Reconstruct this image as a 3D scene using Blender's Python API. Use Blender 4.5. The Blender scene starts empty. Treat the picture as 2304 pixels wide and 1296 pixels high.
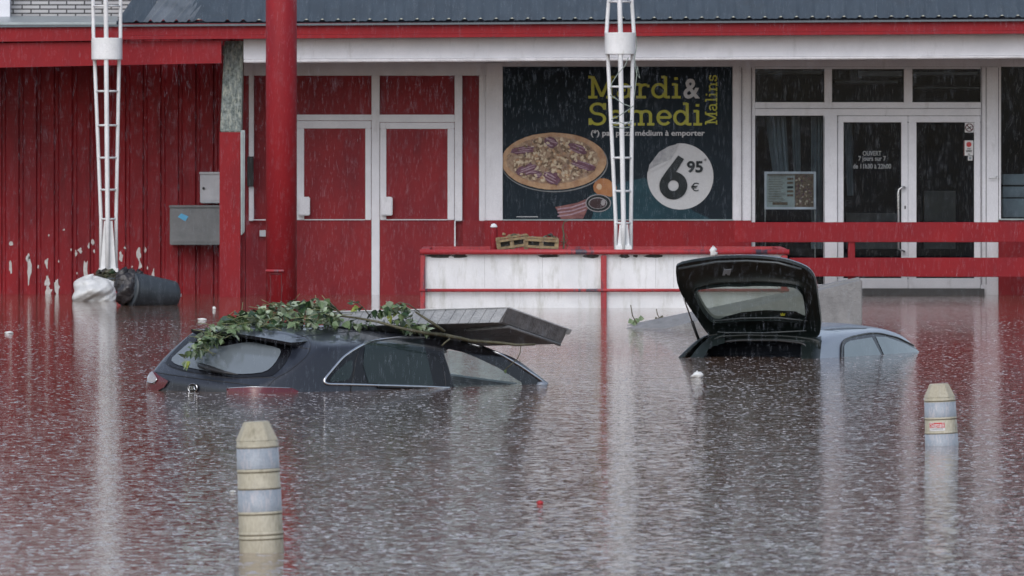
import bpy, bmesh, math, random
import numpy as np
from mathutils import Vector, Matrix
from mathutils.bvhtree import BVHTree
from mathutils.geometry import delaunay_2d_cdt
random.seed(7); rng = np.random.default_rng(7)
SC = bpy.context.scene; COL = SC.collection
# ------------------------------------------------------------ camera, world, sun, exposure
F = 17500.0; H = 1.82; HY = 350.0
cd = bpy.data.cameras.new('camera'); cam = bpy.data.objects.new('camera', cd); COL.objects.link(cam)
cam.location = (0, 0, H); cam.rotation_euler = (math.radians(90), 0, 0)
cd.sensor_width = 36; cd.lens = F / 2304 * 36; cd.shift_y = -(648 - HY) / 2304
cd.clip_start = 1; cd.clip_end = 2000
cd.dof.use_dof = True; cd.dof.focus_distance = 66; cd.dof.aperture_fstop = 15
SC.camera = cam
SC.view_settings.view_transform = 'Standard'; SC.view_settings.look = 'None'
SC.view_settings.gamma = 1; SC.view_settings.exposure = 0.95
W = bpy.data.worlds.new('World'); SC.world = W; W.use_nodes = True
wn = W.node_tree; wn.nodes.clear()
sky = wn.nodes.new('ShaderNodeTexSky'); sky.sky_type = 'NISHITA'; sky.sun_disc = False
SUN_EL = math.radians(42); SUN_ROT = math.radians(200)
sky.sun_elevation = SUN_EL; sky.sun_rotation = SUN_ROT; sky.air_density = 1.0; sky.dust_density = 2.0
hs = wn.nodes.new('ShaderNodeHueSaturation'); hs.inputs['Saturation'].default_value = 0.62; hs.inputs['Value'].default_value = 1.0
bg = wn.nodes.new('ShaderNodeBackground'); bg.inputs['Strength'].default_value = 0.10
wo = wn.nodes.new('ShaderNodeOutputWorld')
wn.links.new(sky.outputs[0], hs.inputs['Color']); wn.links.new(hs.outputs[0], bg.inputs[0]); wn.links.new(bg.outputs[0], wo.inputs[0])
sl = bpy.data.lights.new('sun', 'SUN'); sl.energy = 0.6; sl.angle = math.radians(60); sl.color = (.97, .97, 1)
so = bpy.data.objects.new('sun', sl); COL.objects.link(so)
so.rotation_euler = (math.radians(48), 0, math.radians(-14))
so.location = (0, -10, 40)
SC.cycles.max_bounces = 8; SC.cycles.transparent_max_bounces = 16

# ------------------------------------------------------------ helpers
def P(px, py, Y): return Vector(((px - 1152) * Y / F, Y, H + (HY - py) * Y / F))
def YW(py): return H * F / (py - HY)          # depth of the water surface at this picture row
class N:
    def __init__(s, name):
        s.m = bpy.data.materials.new(name); s.m.use_nodes = True; s.t = s.m.node_tree; s.b = s.t.nodes['Principled BSDF']; s.out = s.t.nodes['Material Output']
    def n(s, typ, **k):
        x = s.t.nodes.new(typ)
        for a, v in k.items():
            if a in x.inputs.keys(): x.inputs[a].default_value = v
            else: setattr(x, a, v)
        return x
    def l(s, a, b): s.t.links.new(a, b)
def rgba(c): return (c[0], c[1], c[2], 1)
def mat(name, col, rough=.5, col2=None, scale=6, stretch=(1, 1, 1), bump=0, bscale=60, coat=0, metal=0, grime=None, gscale=3, gthr=(.55, .75), spec=.5, ior=1.5, fine=.12, fscale=140):
    a = N(name); b = a.b
    tc = a.n('ShaderNodeTexCoord'); mp = a.n('ShaderNodeMapping'); mp.inputs['Scale'].default_value = stretch
    a.l(tc.outputs['Object'], mp.inputs[0])
    nz = a.n('ShaderNodeTexNoise', Scale=scale, Detail=6, Roughness=.6); a.l(mp.outputs[0], nz.inputs['Vector'])
    c2 = col2 or tuple(x * .8 for x in col)
    rp = a.n('ShaderNodeValToRGB'); rp.color_ramp.elements[0].position = .35; rp.color_ramp.elements[1].position = .65
    rp.color_ramp.elements[0].color = rgba(c2); rp.color_ramp.elements[1].color = rgba(col)
    a.l(nz.outputs[0], rp.inputs[0]); cur = rp.outputs[0]
    if fine:
        nf = a.n('ShaderNodeTexNoise', Scale=fscale, Detail=2); a.l(mp.outputs[0], nf.inputs['Vector'])
        mr = a.n('ShaderNodeMapRange'); mr.inputs[1].default_value = .3; mr.inputs[2].default_value = .7; mr.inputs[3].default_value = 1 - fine; mr.inputs[4].default_value = 1 + fine
        a.l(nf.outputs[0], mr.inputs[0])
        mx = a.n('ShaderNodeMix', data_type='RGBA', blend_type='MULTIPLY'); mx.inputs[0].default_value = 1
        cmb = a.n('ShaderNodeCombineColor')
        for i in range(3): a.l(mr.outputs[0], cmb.inputs[i])
        a.l(cur, mx.inputs[6]); a.l(cmb.outputs[0], mx.inputs[7]); cur = mx.outputs[2]
    if grime:
        mp2 = a.n('ShaderNodeMapping'); mp2.inputs['Scale'].default_value = (1, 1, .22); a.l(tc.outputs['Object'], mp2.inputs[0])
        ng = a.n('ShaderNodeTexNoise', Scale=gscale, Detail=8, Roughness=.7); a.l(mp2.outputs[0], ng.inputs['Vector'])
        gr = a.n('ShaderNodeMapRange'); gr.inputs[1].default_value = gthr[0]; gr.inputs[2].default_value = gthr[1]; a.l(ng.outputs[0], gr.inputs[0])
        mx = a.n('ShaderNodeMix', data_type='RGBA'); a.l(gr.outputs[0], mx.inputs[0]); a.l(cur, mx.inputs[6]); mx.inputs[7].default_value = rgba(grime); cur = mx.outputs[2]
    a.l(cur, b.inputs['Base Color'])
    rr = a.n('ShaderNodeMapRange'); rr.inputs[3].default_value = max(0, rough - .08); rr.inputs[4].default_value = min(1, rough + .08); a.l(nz.outputs[0], rr.inputs[0]); a.l(rr.outputs[0], b.inputs['Roughness'])
    b.inputs['Metallic'].default_value = metal; b.inputs['IOR'].default_value = ior; b.inputs['Specular IOR Level'].default_value = spec
    if coat: b.inputs['Coat Weight'].default_value = coat; b.inputs['Coat Roughness'].default_value = .04
    if bump:
        nb = a.n('ShaderNodeTexNoise', Scale=bscale, Detail=4); a.l(mp.outputs[0], nb.inputs['Vector'])
        bp = a.n('ShaderNodeBump', Distance=bump, Strength=1.0); a.l(nb.outputs[0], bp.inputs['Height']); a.l(bp.outputs[0], b.inputs['Normal'])
    return a.m
RED = mat('red_paint', (.24, .012, .017), .6, (.20, .011, .018), 2.5, (1, 1, .35), bump=.003, bscale=8, grime=(.16, .012, .018), gscale=5, gthr=(.56, .8), spec=.22)
REDPANEL = mat('red_panel_paint', (.24, .018, .024), .5, (.17, .012, .020), 2.2, (1, 1, .5), bump=.002, bscale=9, grime=(.13, .014, .022), gscale=4, gthr=(.55, .85), spec=.22)
REDWALL = mat('red_siding_paint', (.28, .015, .022), .55, (.175, .010, .017), 1.6, (1, 1, .3), bump=.003, bscale=9, grime=(.12, .010, .016), gscale=6, gthr=(.5, .8), spec=.22)
REDRAIL = mat('worn_red_rail', (.36, .025, .032), .5, (.28, .02, .028), 5, grime=(.05, .04, .06), gscale=2.4, gthr=(.56, .62))
WHITE = mat('white_frame_paint', (.70, .71, .76), .4, (.62, .63, .68), 3, grime=(.33, .33, .34), gscale=5, gthr=(.58, .85))
MAST = mat('white_mast_paint', (.70, .71, .73), .45, (.60, .61, .62), 4, grime=(.33, .31, .26), gscale=8, gthr=(.6, .8))
PLANTER = mat('weathered_white_panel', (.72, .74, .77), .5, (.62, .64, .67), 2.5, grime=(.34, .35, .31), gscale=7, gthr=(.50, .80), bump=.002, bscale=30)
PEEL = mat('bare_white_patch', (.62, .60, .60), .7, (.5, .48, .47), 20)
SLATE = mat('slate_grey_corrugated_sheet', (.045, .064, .086), .8, (.034, .049, .067), 5, (1, .2, 1), grime=(.035, .045, .055), gscale=3, gthr=(.55, .8))
SLATE2 = mat('pale_grey_corrugated_sheet', (.13, .15, .175), .5, (.06, .075, .09), 5, (1, .3, 1))
ZINC = mat('zinc_flashing', (.33, .38, .40), .35, (.24, .28, .30), 5, metal=.3)
CONC = mat('wet_concrete', (.22, .22, .225), .6, (.15, .15, .155), 8, bump=.006, bscale=40, grime=(.10, .10, .10), gscale=5, gthr=(.55, .8))
LICHEN = mat('lichen_concrete', (.26, .30, .29), .8, (.07, .09, .085), 22, bump=.01, bscale=40, grime=(.36, .38, .33), gscale=30, gthr=(.5, .6))
GREYBOX = mat('grey_cabinet_paint', (.17, .18, .19), .45, (.13, .14, .15), 6)
WBOX = mat('pale_cabinet_paint', (.52, .53, .57), .4, (.44, .45, .49), 6)
BLUE = mat('blue_sticker', (.10, .42, .70), .5)
BLACK = mat('black_rubber', (.012, .012, .014), .5)
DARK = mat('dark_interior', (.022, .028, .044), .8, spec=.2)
STEEL = mat('brushed_steel', (.55, .56, .58), .28, metal=.9)
WOOD = mat('pallet_wood', (.30, .22, .12), .7, (.14, .095, .05), 12, bump=.003)
MUD = mat('wet_mud', (.045, .038, .032), .5, (.02, .018, .015), 30, bump=.02, bscale=25)
SACK = mat('white_plastic_sack', (.60, .61, .62), .4, (.48, .49, .49), 8, grime=(.30, .29, .24), gscale=9, gthr=(.6, .7), bump=.01, bscale=14)
BINM = mat('dark_grey_bin_plastic', (.035, .045, .055), .4, (.025, .032, .04), 8)
CREAM = mat('cream_bollard_plastic', (.40, .375, .30), .55, (.31, .285, .215), 7, (1, 1, .3), grime=(.15, .135, .085), gscale=16, gthr=(.56, .74))
REFL = mat('retroreflective_band', (.26, .295, .34), .45, (.22, .255, .30), 14, grime=(.34, .34, .37), gscale=60, gthr=(.5, .6))
SOIL = mat('dark_soil', (.05, .04, .03), .9, (.02, .018, .014), 20, bump=.02)
TWIG = mat('green_twig', (.20, .21, .10), .5, (.14, .15, .07), 30)
BARK = mat('wet_bark', (.085, .08, .045), .6, (.05, .045, .025), 30, bump=.003)
LEAFS = [mat('leaf_green', (.12, .175, .08), .4, (.075, .12, .05), 20), mat('leaf_pale_underside', (.30, .36, .26), .5, (.22, .28, .19), 20), mat('leaf_dark', (.025, .06, .022), .4), mat('leaf_yellowed', (.20, .24, .04), .5)]
FOAM = mat('white_foam_litter', (.75, .76, .76), .5)
REDLIT = mat('red_litter', (.45, .02, .03), .5)
STICKW = mat('sticker_white', (.66, .66, .68), .5); STICKR = mat('sticker_red', (.55, .03, .03), .5)
LETTER = mat('window_lettering', (.22, .24, .26), .5)
PANEL_BLUE = mat('blue_grey_crate', (.22, .27, .31), .5)
def glass(name, tint, amount, rough=.02, ior=1.5, body=(.02, .03, .03), bump=.0006):
    """window pane: fresnel gloss over a mix of see-through and a dull dark layer"""
    a = N(name); a.t.nodes.remove(a.b)
    tr = a.n('ShaderNodeBsdfTransparent'); tr.inputs[0].default_value = rgba(tint)
    df = a.n('ShaderNodeBsdfDiffuse'); df.inputs[0].default_value = rgba(body)
    nz = a.n('ShaderNodeTexNoise', Scale=5, Detail=5); tc = a.n('ShaderNodeTexCoord'); a.l(tc.outputs['Object'], nz.inputs['Vector'])
    mr = a.n('ShaderNodeMapRange'); mr.inputs[1].default_value = .3; mr.inputs[2].default_value = .7; mr.inputs[3].default_value = max(0, 1 - amount - .06); mr.inputs[4].default_value = min(1, 1 - amount + .06)
    a.l(nz.outputs[0], mr.inputs[0])
    m1 = a.n('ShaderNodeMixShader'); a.l(mr.outputs[0], m1.inputs[0]); a.l(tr.outputs[0], m1.inputs[1]); a.l(df.outputs[0], m1.inputs[2])
    gl = a.n('ShaderNodeBsdfGlossy'); gl.inputs['Roughness'].default_value = rough
    nb = a.n('ShaderNodeTexNoise', Scale=90, Detail=2); a.l(tc.outputs['Object'], nb.inputs['Vector'])
    bp = a.n('ShaderNodeBump', Distance=bump, Strength=1.0); a.l(nb.outputs[0], bp.inputs['Height']); a.l(bp.outputs[0], gl.inputs['Normal'])
    lw = a.n('ShaderNodeLayerWeight', Blend=.5); f0 = ((ior - 1) / (ior + 1)) ** 2
    pw = a.n('ShaderNodeMath', operation='POWER'); a.l(lw.outputs['Facing'], pw.inputs[0]); pw.inputs[1].default_value = 5
    fr = a.n('ShaderNodeMath', operation='MULTIPLY_ADD'); a.l(pw.outputs[0], fr.inputs[0]); fr.inputs[1].default_value = 1 - f0; fr.inputs[2].default_value = f0
    m2 = a.n('ShaderNodeMixShader'); a.l(fr.outputs[0], m2.inputs[0]); a.l(m1.outputs[0], m2.inputs[1]); a.l(gl.outputs[0], m2.inputs[2]); a.l(m2.outputs[0], a.out.inputs[0])
    return a.m
GLASS = glass('shop_window_glass', (.82, .86, .88), .95, ior=1.16, body=(.022, .027, .042), bump=.00012)
CARGLASS = glass('clear_car_glass', (.80, .88, .86), .93, ior=1.5, body=(.3, .34, .33))
TINT = glass('tinted_car_glass', (.5, .6, .58), .55, .06, ior=1.5, body=(.045, .068, .070))
REARGLASS = glass('rear_screen_glass', (.4, .45, .45), .0, ior=2.3, body=(.15, .175, .195))
FOGGLASS = glass('misted_car_glass', (.7, .8, .8), .1, ior=1.6, body=(.20, .25, .27))
GATEGLASS = glass('green_gate_glass_sky_sheen', (.62, .70, .66), .45, ior=1.5, body=(.32, .39, .36))  # pale body colour stands in for sky reflected in the pane
def paint(name, c, c2):
    a = N(name); b = a.b
    tc = a.n('ShaderNodeTexCoord')
    nz = a.n('ShaderNodeTexNoise', Scale=3, Detail=5); a.l(tc.outputs['Object'], nz.inputs['Vector'])
    rp = a.n('ShaderNodeValToRGB'); rp.color_ramp.elements[0].position = .35; rp.color_ramp.elements[1].position = .68; rp.color_ramp.elements[0].color = rgba(c); rp.color_ramp.elements[1].color = rgba(c2)
    a.l(nz.outputs[0], rp.inputs[0]); a.l(rp.outputs[0], b.inputs['Base Color'])
    b.inputs['Metallic'].default_value = .2; b.inputs['Roughness'].default_value = .42; b.inputs['Coat Weight'].default_value = .6; b.inputs['Coat Roughness'].default_value = .03
    v = a.n('ShaderNodeTexVoronoi', Scale=70); a.l(tc.outputs['Object'], v.inputs['Vector'])
    mr = a.n('ShaderNodeMapRange'); mr.inputs[1].default_value = .12; mr.inputs[2].default_value = .42; mr.inputs[3].default_value = 1; mr.inputs[4].default_value = 0; mr.interpolation_type = 'SMOOTHSTEP'
    a.l(v.outputs['Distance'], mr.inputs[0])
    n3 = a.n('ShaderNodeTexNoise', Scale=25, Detail=3); a.l(tc.outputs['Object'], n3.inputs['Vector']); mm = a.n('ShaderNodeMath', operation='MULTIPLY'); a.l(mr.outputs[0], mm.inputs[0]); a.l(n3.outputs[0], mm.inputs[1])
    bp = a.n('ShaderNodeBump', Distance=.0014, Strength=1.0); a.l(mm.outputs[0], bp.inputs['Height']); a.l(bp.outputs[0], b.inputs['Coat Normal'])
    return a.m
PAINT1 = paint('dark_blue_car_paint', (.011, .014, .023), (.016, .020, .031))
PAINT2 = paint('grey_blue_car_paint', (.18, .21, .26), (.21, .24, .29))
TRIM = mat('gloss_black_trim', (.006, .006, .008), .25, spec=.35)
CHROME = mat('chrome_strip', (.72, .74, .78), .16, metal=1, fine=.03)
REDLENS = mat('red_lens', (.095, .006, .014), .25, coat=.4); CLEARLENS = mat('clear_lens', (.30, .28, .30), .1, coat=1)
GREENBLK = mat('green_black_liner_and_shade', (.007, .013, .013), .45, (.004, .007, .007), 6, spec=.45)

class MB:
    def __init__(s): s.v = []; s.f = []; s.mi = []; s.mats = []; s.chunks = []
    def m(s, mt):
        if mt is None: return 0
        if mt not in s.mats: s.mats.append(mt)
        return s.mats.index(mt)
    def add(s, vs, fs, mt=None):
        o = len(s.v); s.v += [tuple(x) for x in vs]; k = s.m(mt); s.chunks.append((vs, fs, mt))
        for f in fs: s.f.append([i + o for i in f]); s.mi.append(k)
    def hexa(s, a, mt=None):   # 8 corners: bottom loop 0-3, top loop 4-7
        s.add(a, [(3, 2, 1, 0), (4, 5, 6, 7), (0, 1, 5, 4), (1, 2, 6, 5), (2, 3, 7, 6), (3, 0, 4, 7)], mt)
    def box(s, x0, x1, y0, y1, z0, z1, mt=None):
        s.hexa([(x0, y0, z0), (x1, y0, z0), (x1, y1, z0), (x0, y1, z0), (x0, y0, z1), (x1, y0, z1), (x1, y1, z1), (x0, y1, z1)], mt)
    def pbox(s, px0, py0, px1, py1, Y, d, mt=None, l=None):   # front face covers this picture rectangle at depth Y
        a, b = P(px0, py1, Y), P(px1, py0, Y); s.box(a.x, b.x, Y, Y + d, a.z, b.z, mt)
    def pquad(s, pts, Y, d, mt=None):  # 4 picture points: tl, tr, br, bl
        q = [P(x, y, Y) for x, y in pts]; bk = [p + Vector((0, d, 0)) for p in q]
        s.hexa([q[3], q[2], bk[2], bk[3], q[0], q[1], bk[1], bk[0]], mt)
    def prism(s, pts, ext, mt=None):   # 3D polygon extruded by vector ext
        pts = [Vector(p) for p in pts]; e = Vector(ext); n = len(pts)
        s.add(pts + [p + e for p in pts], [tuple(range(n)), tuple(range(2 * n - 1, n - 1, -1))] + [(i, i + n, (i + 1) % n + n, (i + 1) % n) for i in range(n)], mt)
    def poly(s, pts, mt=None): s.add(pts, [tuple(range(len(pts)))], mt)
    def tube(s, pts, r, n=8, mt=None, cap=True):
        pts = [Vector(p) for p in pts]; rs = r if isinstance(r, (list, tuple)) else [r] * len(pts)
        vs = []; up = None
        for i, p in enumerate(pts):
            t = (pts[min(i + 1, len(pts) - 1)] - pts[max(i - 1, 0)]).normalized()
            if up is None: up = Vector((0, 0, 1)) if abs(t.z) < .9 else Vector((0, 1, 0))
            a = t.cross(up).normalized(); b = a.cross(t).normalized(); up = b
            for k in range(n): an = 2 * math.pi * k / n; vs.append(p + (a * math.cos(an) + b * math.sin(an)) * rs[i])
        fs = [(i * n + k, i * n + (k + 1) % n, (i + 1) * n + (k + 1) % n, (i + 1) * n + k) for i in range(len(pts) - 1) for k in range(n)]
        if cap: fs += [tuple(range(n - 1, -1, -1)), tuple((len(pts) - 1) * n + k for k in range(n))]
        s.add(vs, fs, mt)
    def lathe(s, prof, c=(0, 0, 0), n=24, mt=None, sides=None):
        vs = []; n_ = n
        for r, z in prof:
            for k in range(n_): an = 2 * math.pi * k / n_ + math.pi / n_; vs.append((c[0] + r * math.cos(an), c[1] + r * math.sin(an), c[2] + z))
        fs = [(i * n_ + k, i * n_ + (k + 1) % n_, (i + 1) * n_ + (k + 1) % n_, (i + 1) * n_ + k) for i in range(len(prof) - 1) for k in range(n_)]
        fs += [tuple(range(n_ - 1, -1, -1)), tuple((len(prof) - 1) * n_ + k for k in range(n_))]
        s.add(vs, fs, mt)
    def build(s, name, mt=None, parent=None, smooth=False, bevel=0):
        me = bpy.data.meshes.new(name); me.from_pydata(s.v, [], s.f)
        ms = s.mats or [mt]
        if s.mats and mt and mt not in ms and False: ms.append(mt)
        for x in ms: me.materials.append(x)
        if s.mats: me.polygons.foreach_set('material_index', s.mi)
        bm = bmesh.new(); bm.from_mesh(me); bmesh.ops.recalc_face_normals(bm, faces=bm.faces)
        if bevel: bmesh.ops.bevel(bm, geom=[e for e in bm.edges if len(e.link_faces) == 2 and e.calc_face_angle(0) > .5], offset=bevel, segments=2, affect='EDGES', clamp_overlap=True)
        bm.to_mesh(me); bm.free()
        if smooth:
            me.polygons.foreach_set('use_smooth', [True] * len(me.polygons))
        o = bpy.data.objects.new(name, me); COL.objects.link(o)
        if parent: o.parent = parent; o.matrix_parent_inverse = parent.matrix_basis.inverted()
        return o
def pieces(m, name, mt=None, parent=None, **k):
    out = []
    for vs, fs, t in m.chunks:
        q = MB(); q.add(vs, fs, t); out.append(q.build(name, mt, parent, **k))
    return out
def tag(o, label=None, cat=None, group=None, kind=None):
    if label: o['label'] = label
    if cat: o['category'] = cat
    if group: o['group'] = group
    if kind: o['kind'] = kind
    return o
def empty(name, loc, label, cat, group=None, rot=None):
    o = bpy.data.objects.new(name, None); o.empty_display_size = .2; COL.objects.link(o); o.location = loc
    if rot is not None: o.rotation_euler = rot
    bpy.context.view_layer.update(); return tag(o, label, cat, group)
def textm(txt, size, name, mt, parent=None, loc=(0, 0, 0), bold=0, align='CENTER', sx=1, ext=.001, width=None):
    cu = bpy.data.curves.new('t', 'FONT'); cu.body = txt; cu.size = size; cu.align_x = align; cu.offset = bold; cu.extrude = ext; cu.resolution_u = 4
    to = bpy.data.objects.new('t', cu); COL.objects.link(to); bpy.context.view_layer.update()
    dg = bpy.context.evaluated_depsgraph_get(); me = bpy.data.meshes.new_from_object(to.evaluated_get(dg)); bpy.data.objects.remove(to)
    co = np.array([v.co[:] for v in me.vertices])
    if width: sx = width / (co[:, 0].max() - co[:, 0].min())
    for v in me.vertices: x, y, z = v.co; v.co = (loc[0] + x * sx, loc[1] - z, loc[2] + y)
    me.materials.clear(); me.materials.append(mt)
    o = bpy.data.objects.new(name, me); COL.objects.link(o)
    if parent: o.parent = parent; o.matrix_parent_inverse = parent.matrix_basis.inverted()
    return o

# ------------------------------------------------------------ flood water
def water_mat():
    a = N('brown_flood_water'); b = a.b
    tc = a.n('ShaderNodeTexCoord'); co = tc.outputs['Object']
    nz = a.n('ShaderNodeTexNoise', Scale=.35, Detail=4); a.l(co, nz.inputs['Vector'])
    rp = a.n('ShaderNodeValToRGB'); rp.color_ramp.elements[0].position = .35; rp.color_ramp.elements[1].position = .65
    rp.color_ramp.elements[0].color = (.135, .083, .058, 1); rp.color_ramp.elements[1].color = (.165, .102, .073, 1)
    a.l(nz.outputs[0], rp.inputs[0]); a.l(rp.outputs[0], b.inputs['Base Color'])
    b.inputs['Roughness'].default_value = .035; b.inputs['IOR'].default_value = 1.333
    def math_(op, x, y=None, z=None):
        m = a.n('ShaderNodeMath', operation=op)
        for i, v in enumerate((x, y, z)):
            if v is None: continue
            if isinstance(v, (int, float)): m.inputs[i].default_value = v
            else: a.l(v, m.inputs[i])
        return m.outputs[0]
    hs = []
    for sc, k, amp in ((7.0, 22.0, .0012), (12.0, 14.0, .0011), (19.0, 9.0, .0009)):
        v = a.n('ShaderNodeTexVoronoi', Scale=sc, Randomness=1.0); v.voronoi_dimensions = '2D'
        off = a.n('ShaderNodeMapping'); off.inputs['Location'].default_value = (sc * 3.1, sc * 1.7, 0); off.inputs['Rotation'].default_value = (0, 0, .35 + sc * .11); a.l(co, off.inputs[0]); a.l(off.outputs[0], v.inputs['Vector'])
        d = v.outputs['Distance']
        sep = a.n('ShaderNodeSeparateColor'); a.l(v.outputs['Color'], sep.inputs[0])
        on = math_('POWER', sep.outputs[0], 2.2)
        ring = math_('SINE', math_('ADD', math_('MULTIPLY', d, k), math_('MULTIPLY', sep.outputs[1], 6.28)))
        env = math_('POWER', math_('MAXIMUM', math_('SUBTRACT', 1.0, math_('MULTIPLY', d, 1.55)), 0.0), 1.5)
        hs.append(math_('MULTIPLY', math_('MULTIPLY', math_('MULTIPLY', ring, env), on), amp))
    r1 = a.n('ShaderNodeMapping'); r1.inputs['Rotation'].default_value = (.7, .4, .63); a.l(co, r1.inputs[0]); r2 = a.n('ShaderNodeMapping'); r2.inputs['Rotation'].default_value = (.5, .9, 1.1); a.l(co, r2.inputs[0])
    n1 = a.n('ShaderNodeTexNoise', Scale=5.0, Detail=3, Roughness=.55); a.l(r1.outputs[0], n1.inputs['Vector']); hs.append(math_('MULTIPLY', n1.outputs[0], .0038))
    n2 = a.n('ShaderNodeTexNoise', Scale=22.0, Detail=2); a.l(r2.outputs[0], n2.inputs['Vector']); hs.append(math_('MULTIPLY', n2.outputs[0], .0006))
    h = hs[0]
    for x in hs[1:]: h = math_('ADD', h, x)
    # rain falls harder in patches
    np_ = a.n('ShaderNodeTexNoise', Scale=.22, Detail=3); a.l(r1.outputs[0], np_.inputs['Vector'])
    h = math_('MULTIPLY', h, math_('ADD', .55, math_('MULTIPLY', np_.outputs[0], .9)))
    bp = a.n('ShaderNodeBump', Strength=1.0, Distance=1.0); a.l(h, bp.inputs['Height']); a.l(bp.outputs[0], b.inputs['Normal'])
    return a.m
WATER = water_mat()
m = MB(); m.poly([(-400, -60, 0), (400, -60, 0), (400, 700, 0), (-400, 700, 0)]); tag(m.build('water', WATER), kind='structure', label='brown flood water pocked by rain')
m = MB(); m.poly([(-420, -80, -1.4), (420, -80, -1.4), (420, 720, -1.4), (-420, 720, -1.4)]); tag(m.build('ground', mat('drowned_asphalt', (.05, .05, .05), .9)), kind='structure', label='asphalt ground under the flood')

# ------------------------------------------------------------ the red and white building
YL = 102.2; YS = 101.7; YC = 99.4   # siding wall, shop front wall, canopy front
ZB = -1.0
def zt(py, Y): return H + (HY - py) * Y / F
def xt(px, Y): return (px - 1152) * Y / F
B = empty('shop_building', (0, YS, 0), 'low red and white shop building with slate grey corrugated roof, standing in flood water', 'building')
# ribbed red siding, left
m = MB(); xL = xt(-900, YL); xR = xt(548, YL); n = int((xR - xL) / .2325)
prof = []
x = xL
for i in range(n + 1):
    x0 = xt(5, YL) + (i - round((xt(5, YL) - xL) / .2325)) * .2325
    j = random.uniform(-.006, .006)
    prof += [(x0 + j, YL + .03), (x0 + .035 + j, YL + .03), (x0 + .055 + j, YL), (x0 + .215 + j, YL)]
zz = [ZB, zt(640, YL), zt(400, YL), zt(95, YL) + .3]
vs = [(px_, py_ + random.uniform(-.003, .003), z) for z in zz for px_, py_ in prof]; L = len(prof)
m.add(vs, [(r * L + i, r * L + i + 1, (r + 1) * L + i + 1, (r + 1) * L + i) for r in range(len(zz) - 1) for i in range(L - 1)])
m.box(xL, xR, YL + .08, YL + .3, ZB, zz[-1])
siding = m.build('siding_wall', REDWALL, B)
m = MB()
pk = [(25, 548, 5, 8), (63, 578, 5, 12), (24, 600, 4, 22), (65, 612, 6, 40), (105, 592, 5, 14), (107, 632, 8, 16), (127, 645, 7, 24), (109, 657, 10, 16), (144, 517, 3, 3), (171, 570, 4, 9), (181, 563, 6, 8), (208, 544, 4, 9), (193, 608, 7, 32), (200, 552, 3, 8), (212, 565, 3, 5), (272, 578, 6, 14), (281, 558, 3, 4), (312, 572, 8, 20), (315, 596, 5, 14), (327, 562, 3, 8), (345, 615, 4, 14), (332, 603, 2, 5), (297, 600, 2, 3), (132, 588, 2, 4), (160, 562, 2, 4), (173, 615, 2, 4), (110, 530, 2, 3), (86, 600, 2, 5), (230, 560, 2, 4)]
for cx, cy, rx, ry in pk:
    rx *= .8; ry *= .8; pts = []
    for k in range(14):
        a = 2 * math.pi * k / 14; r = random.uniform(.6, 1.25); sk = math.sin(a * 2 + cx) * .25
        pts.append(P(cx + rx * r * (math.cos(a) + sk), cy + ry * r * math.sin(a), YL - .004))
    m.poly([p for p in pts])
pieces(m, 'peeled_patch', PEEL, siding)
# concrete pillar between the two halves
YP = 99.9
m = MB(); m.pquad([(505, 92), (547, 92), (543, 297), (495, 297)], YP, .5); m.build('pillar_top', LICHEN, B, bevel=.012)
m = MB(); m.pquad([(494, 297), (541, 297), (541, 760), (494, 760)], YP + .01, .5, RED); m.pbox(541, 297, 551, 760, YP + .2, .4, REDPANEL); m.build('pillar', RED, B)
m = MB(); m.pquad([(541, 293), (551, 293), (550, 522), (542, 530)], YP - .05, .09); m.pquad([(545, 296), (547.5, 296), (547, 522), (545, 526)], YP - .065, .01); m.build('downpipe', ZINC, B, bevel=.008)
# wall between pillar and red doors
m = MB()
m.pbox(540, 140, 1132, 860, YS + .06, .25)
back = m.build('door_wall', REDPANEL, B)
# header above door panels + frames
def frame(name, rects, Y, parent=B, mt=WHITE, d=.06, bevel=.006):
    m = MB()
    for i, r in enumerate(rects): m.pbox(r[0], r[1], r[2], r[3], Y - .0025 * i, d + .0025 * i)
    return m.build(name, mt, parent, bevel=bevel)
frame('door_frame', [(548, 128, 1095, 170), (560, 170, 571, 352), (560, 420, 571, 497), (836, 170, 854, 760), (654, 258, 1023, 262.5), (654, 262.5, 836, 271), (854, 258, 1023, 275), (1023, 170, 1040, 497), (1078, 170, 1093, 497)], YS)
frame('door_frame', [(1093, 140, 1131, 496)], YS - .07)
m = MB(); m.pbox(556, 352, 570, 420, YS - .12, .12); m.build('black_bracket', BLACK, B, bevel=.01)
m = MB(); m.pbox(584, 518, 600, 532, YS - .03, .08); m.build('vent_cover', WBOX, B)
for (x0, x1, y0, px0, px1, py0, hx0, hx1) in ((660, 835, 272, 684, 822, 289, 672, 697), (855, 1022, 276, 869, 1007, 290, 858, 883)):
    dm = MB(); dm.pbox(px0, py0, px1, 760, YS + .01, .05); d_ = dm.build('door', REDPANEL, B)
    m = MB(); fr = [(x0, y0, x1, py0 - .2), (x0, py0, px0, 495), (px1, py0, x1, 495)]
    for i, r in enumerate(fr): m.pbox(*r, YS - .012 - .001 * i, .05)
    m.build('door_edge', WHITE, d_, bevel=.006)
    m = MB(); m.pbox(x0, 495.5, px0, 760, YS - .008, .05); m.pbox(px1, 495.5, x1, 760, YS - .009, .05); m.pbox(px0 - 1, 495.5, px1 + 1, 760, YS - .006, .05)
    m.build('lower_panel', REDPANEL, d_)
    m = MB(); m.pbox(hx0, 443, hx1, 485, YS - .11, .1); m.build('handle_box', WHITE, d_, bevel=.012)
m = MB()
for r in ((571, 493.5, 660, 495.8), (684, 493.5, 822, 495.3), (869, 493.5, 1007, 495.3), (1022, 497, 1025, 560)): m.pbox(*r, YS - .03, .03)
pieces(m, 'white_edge_trim', WHITE, B)
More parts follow.
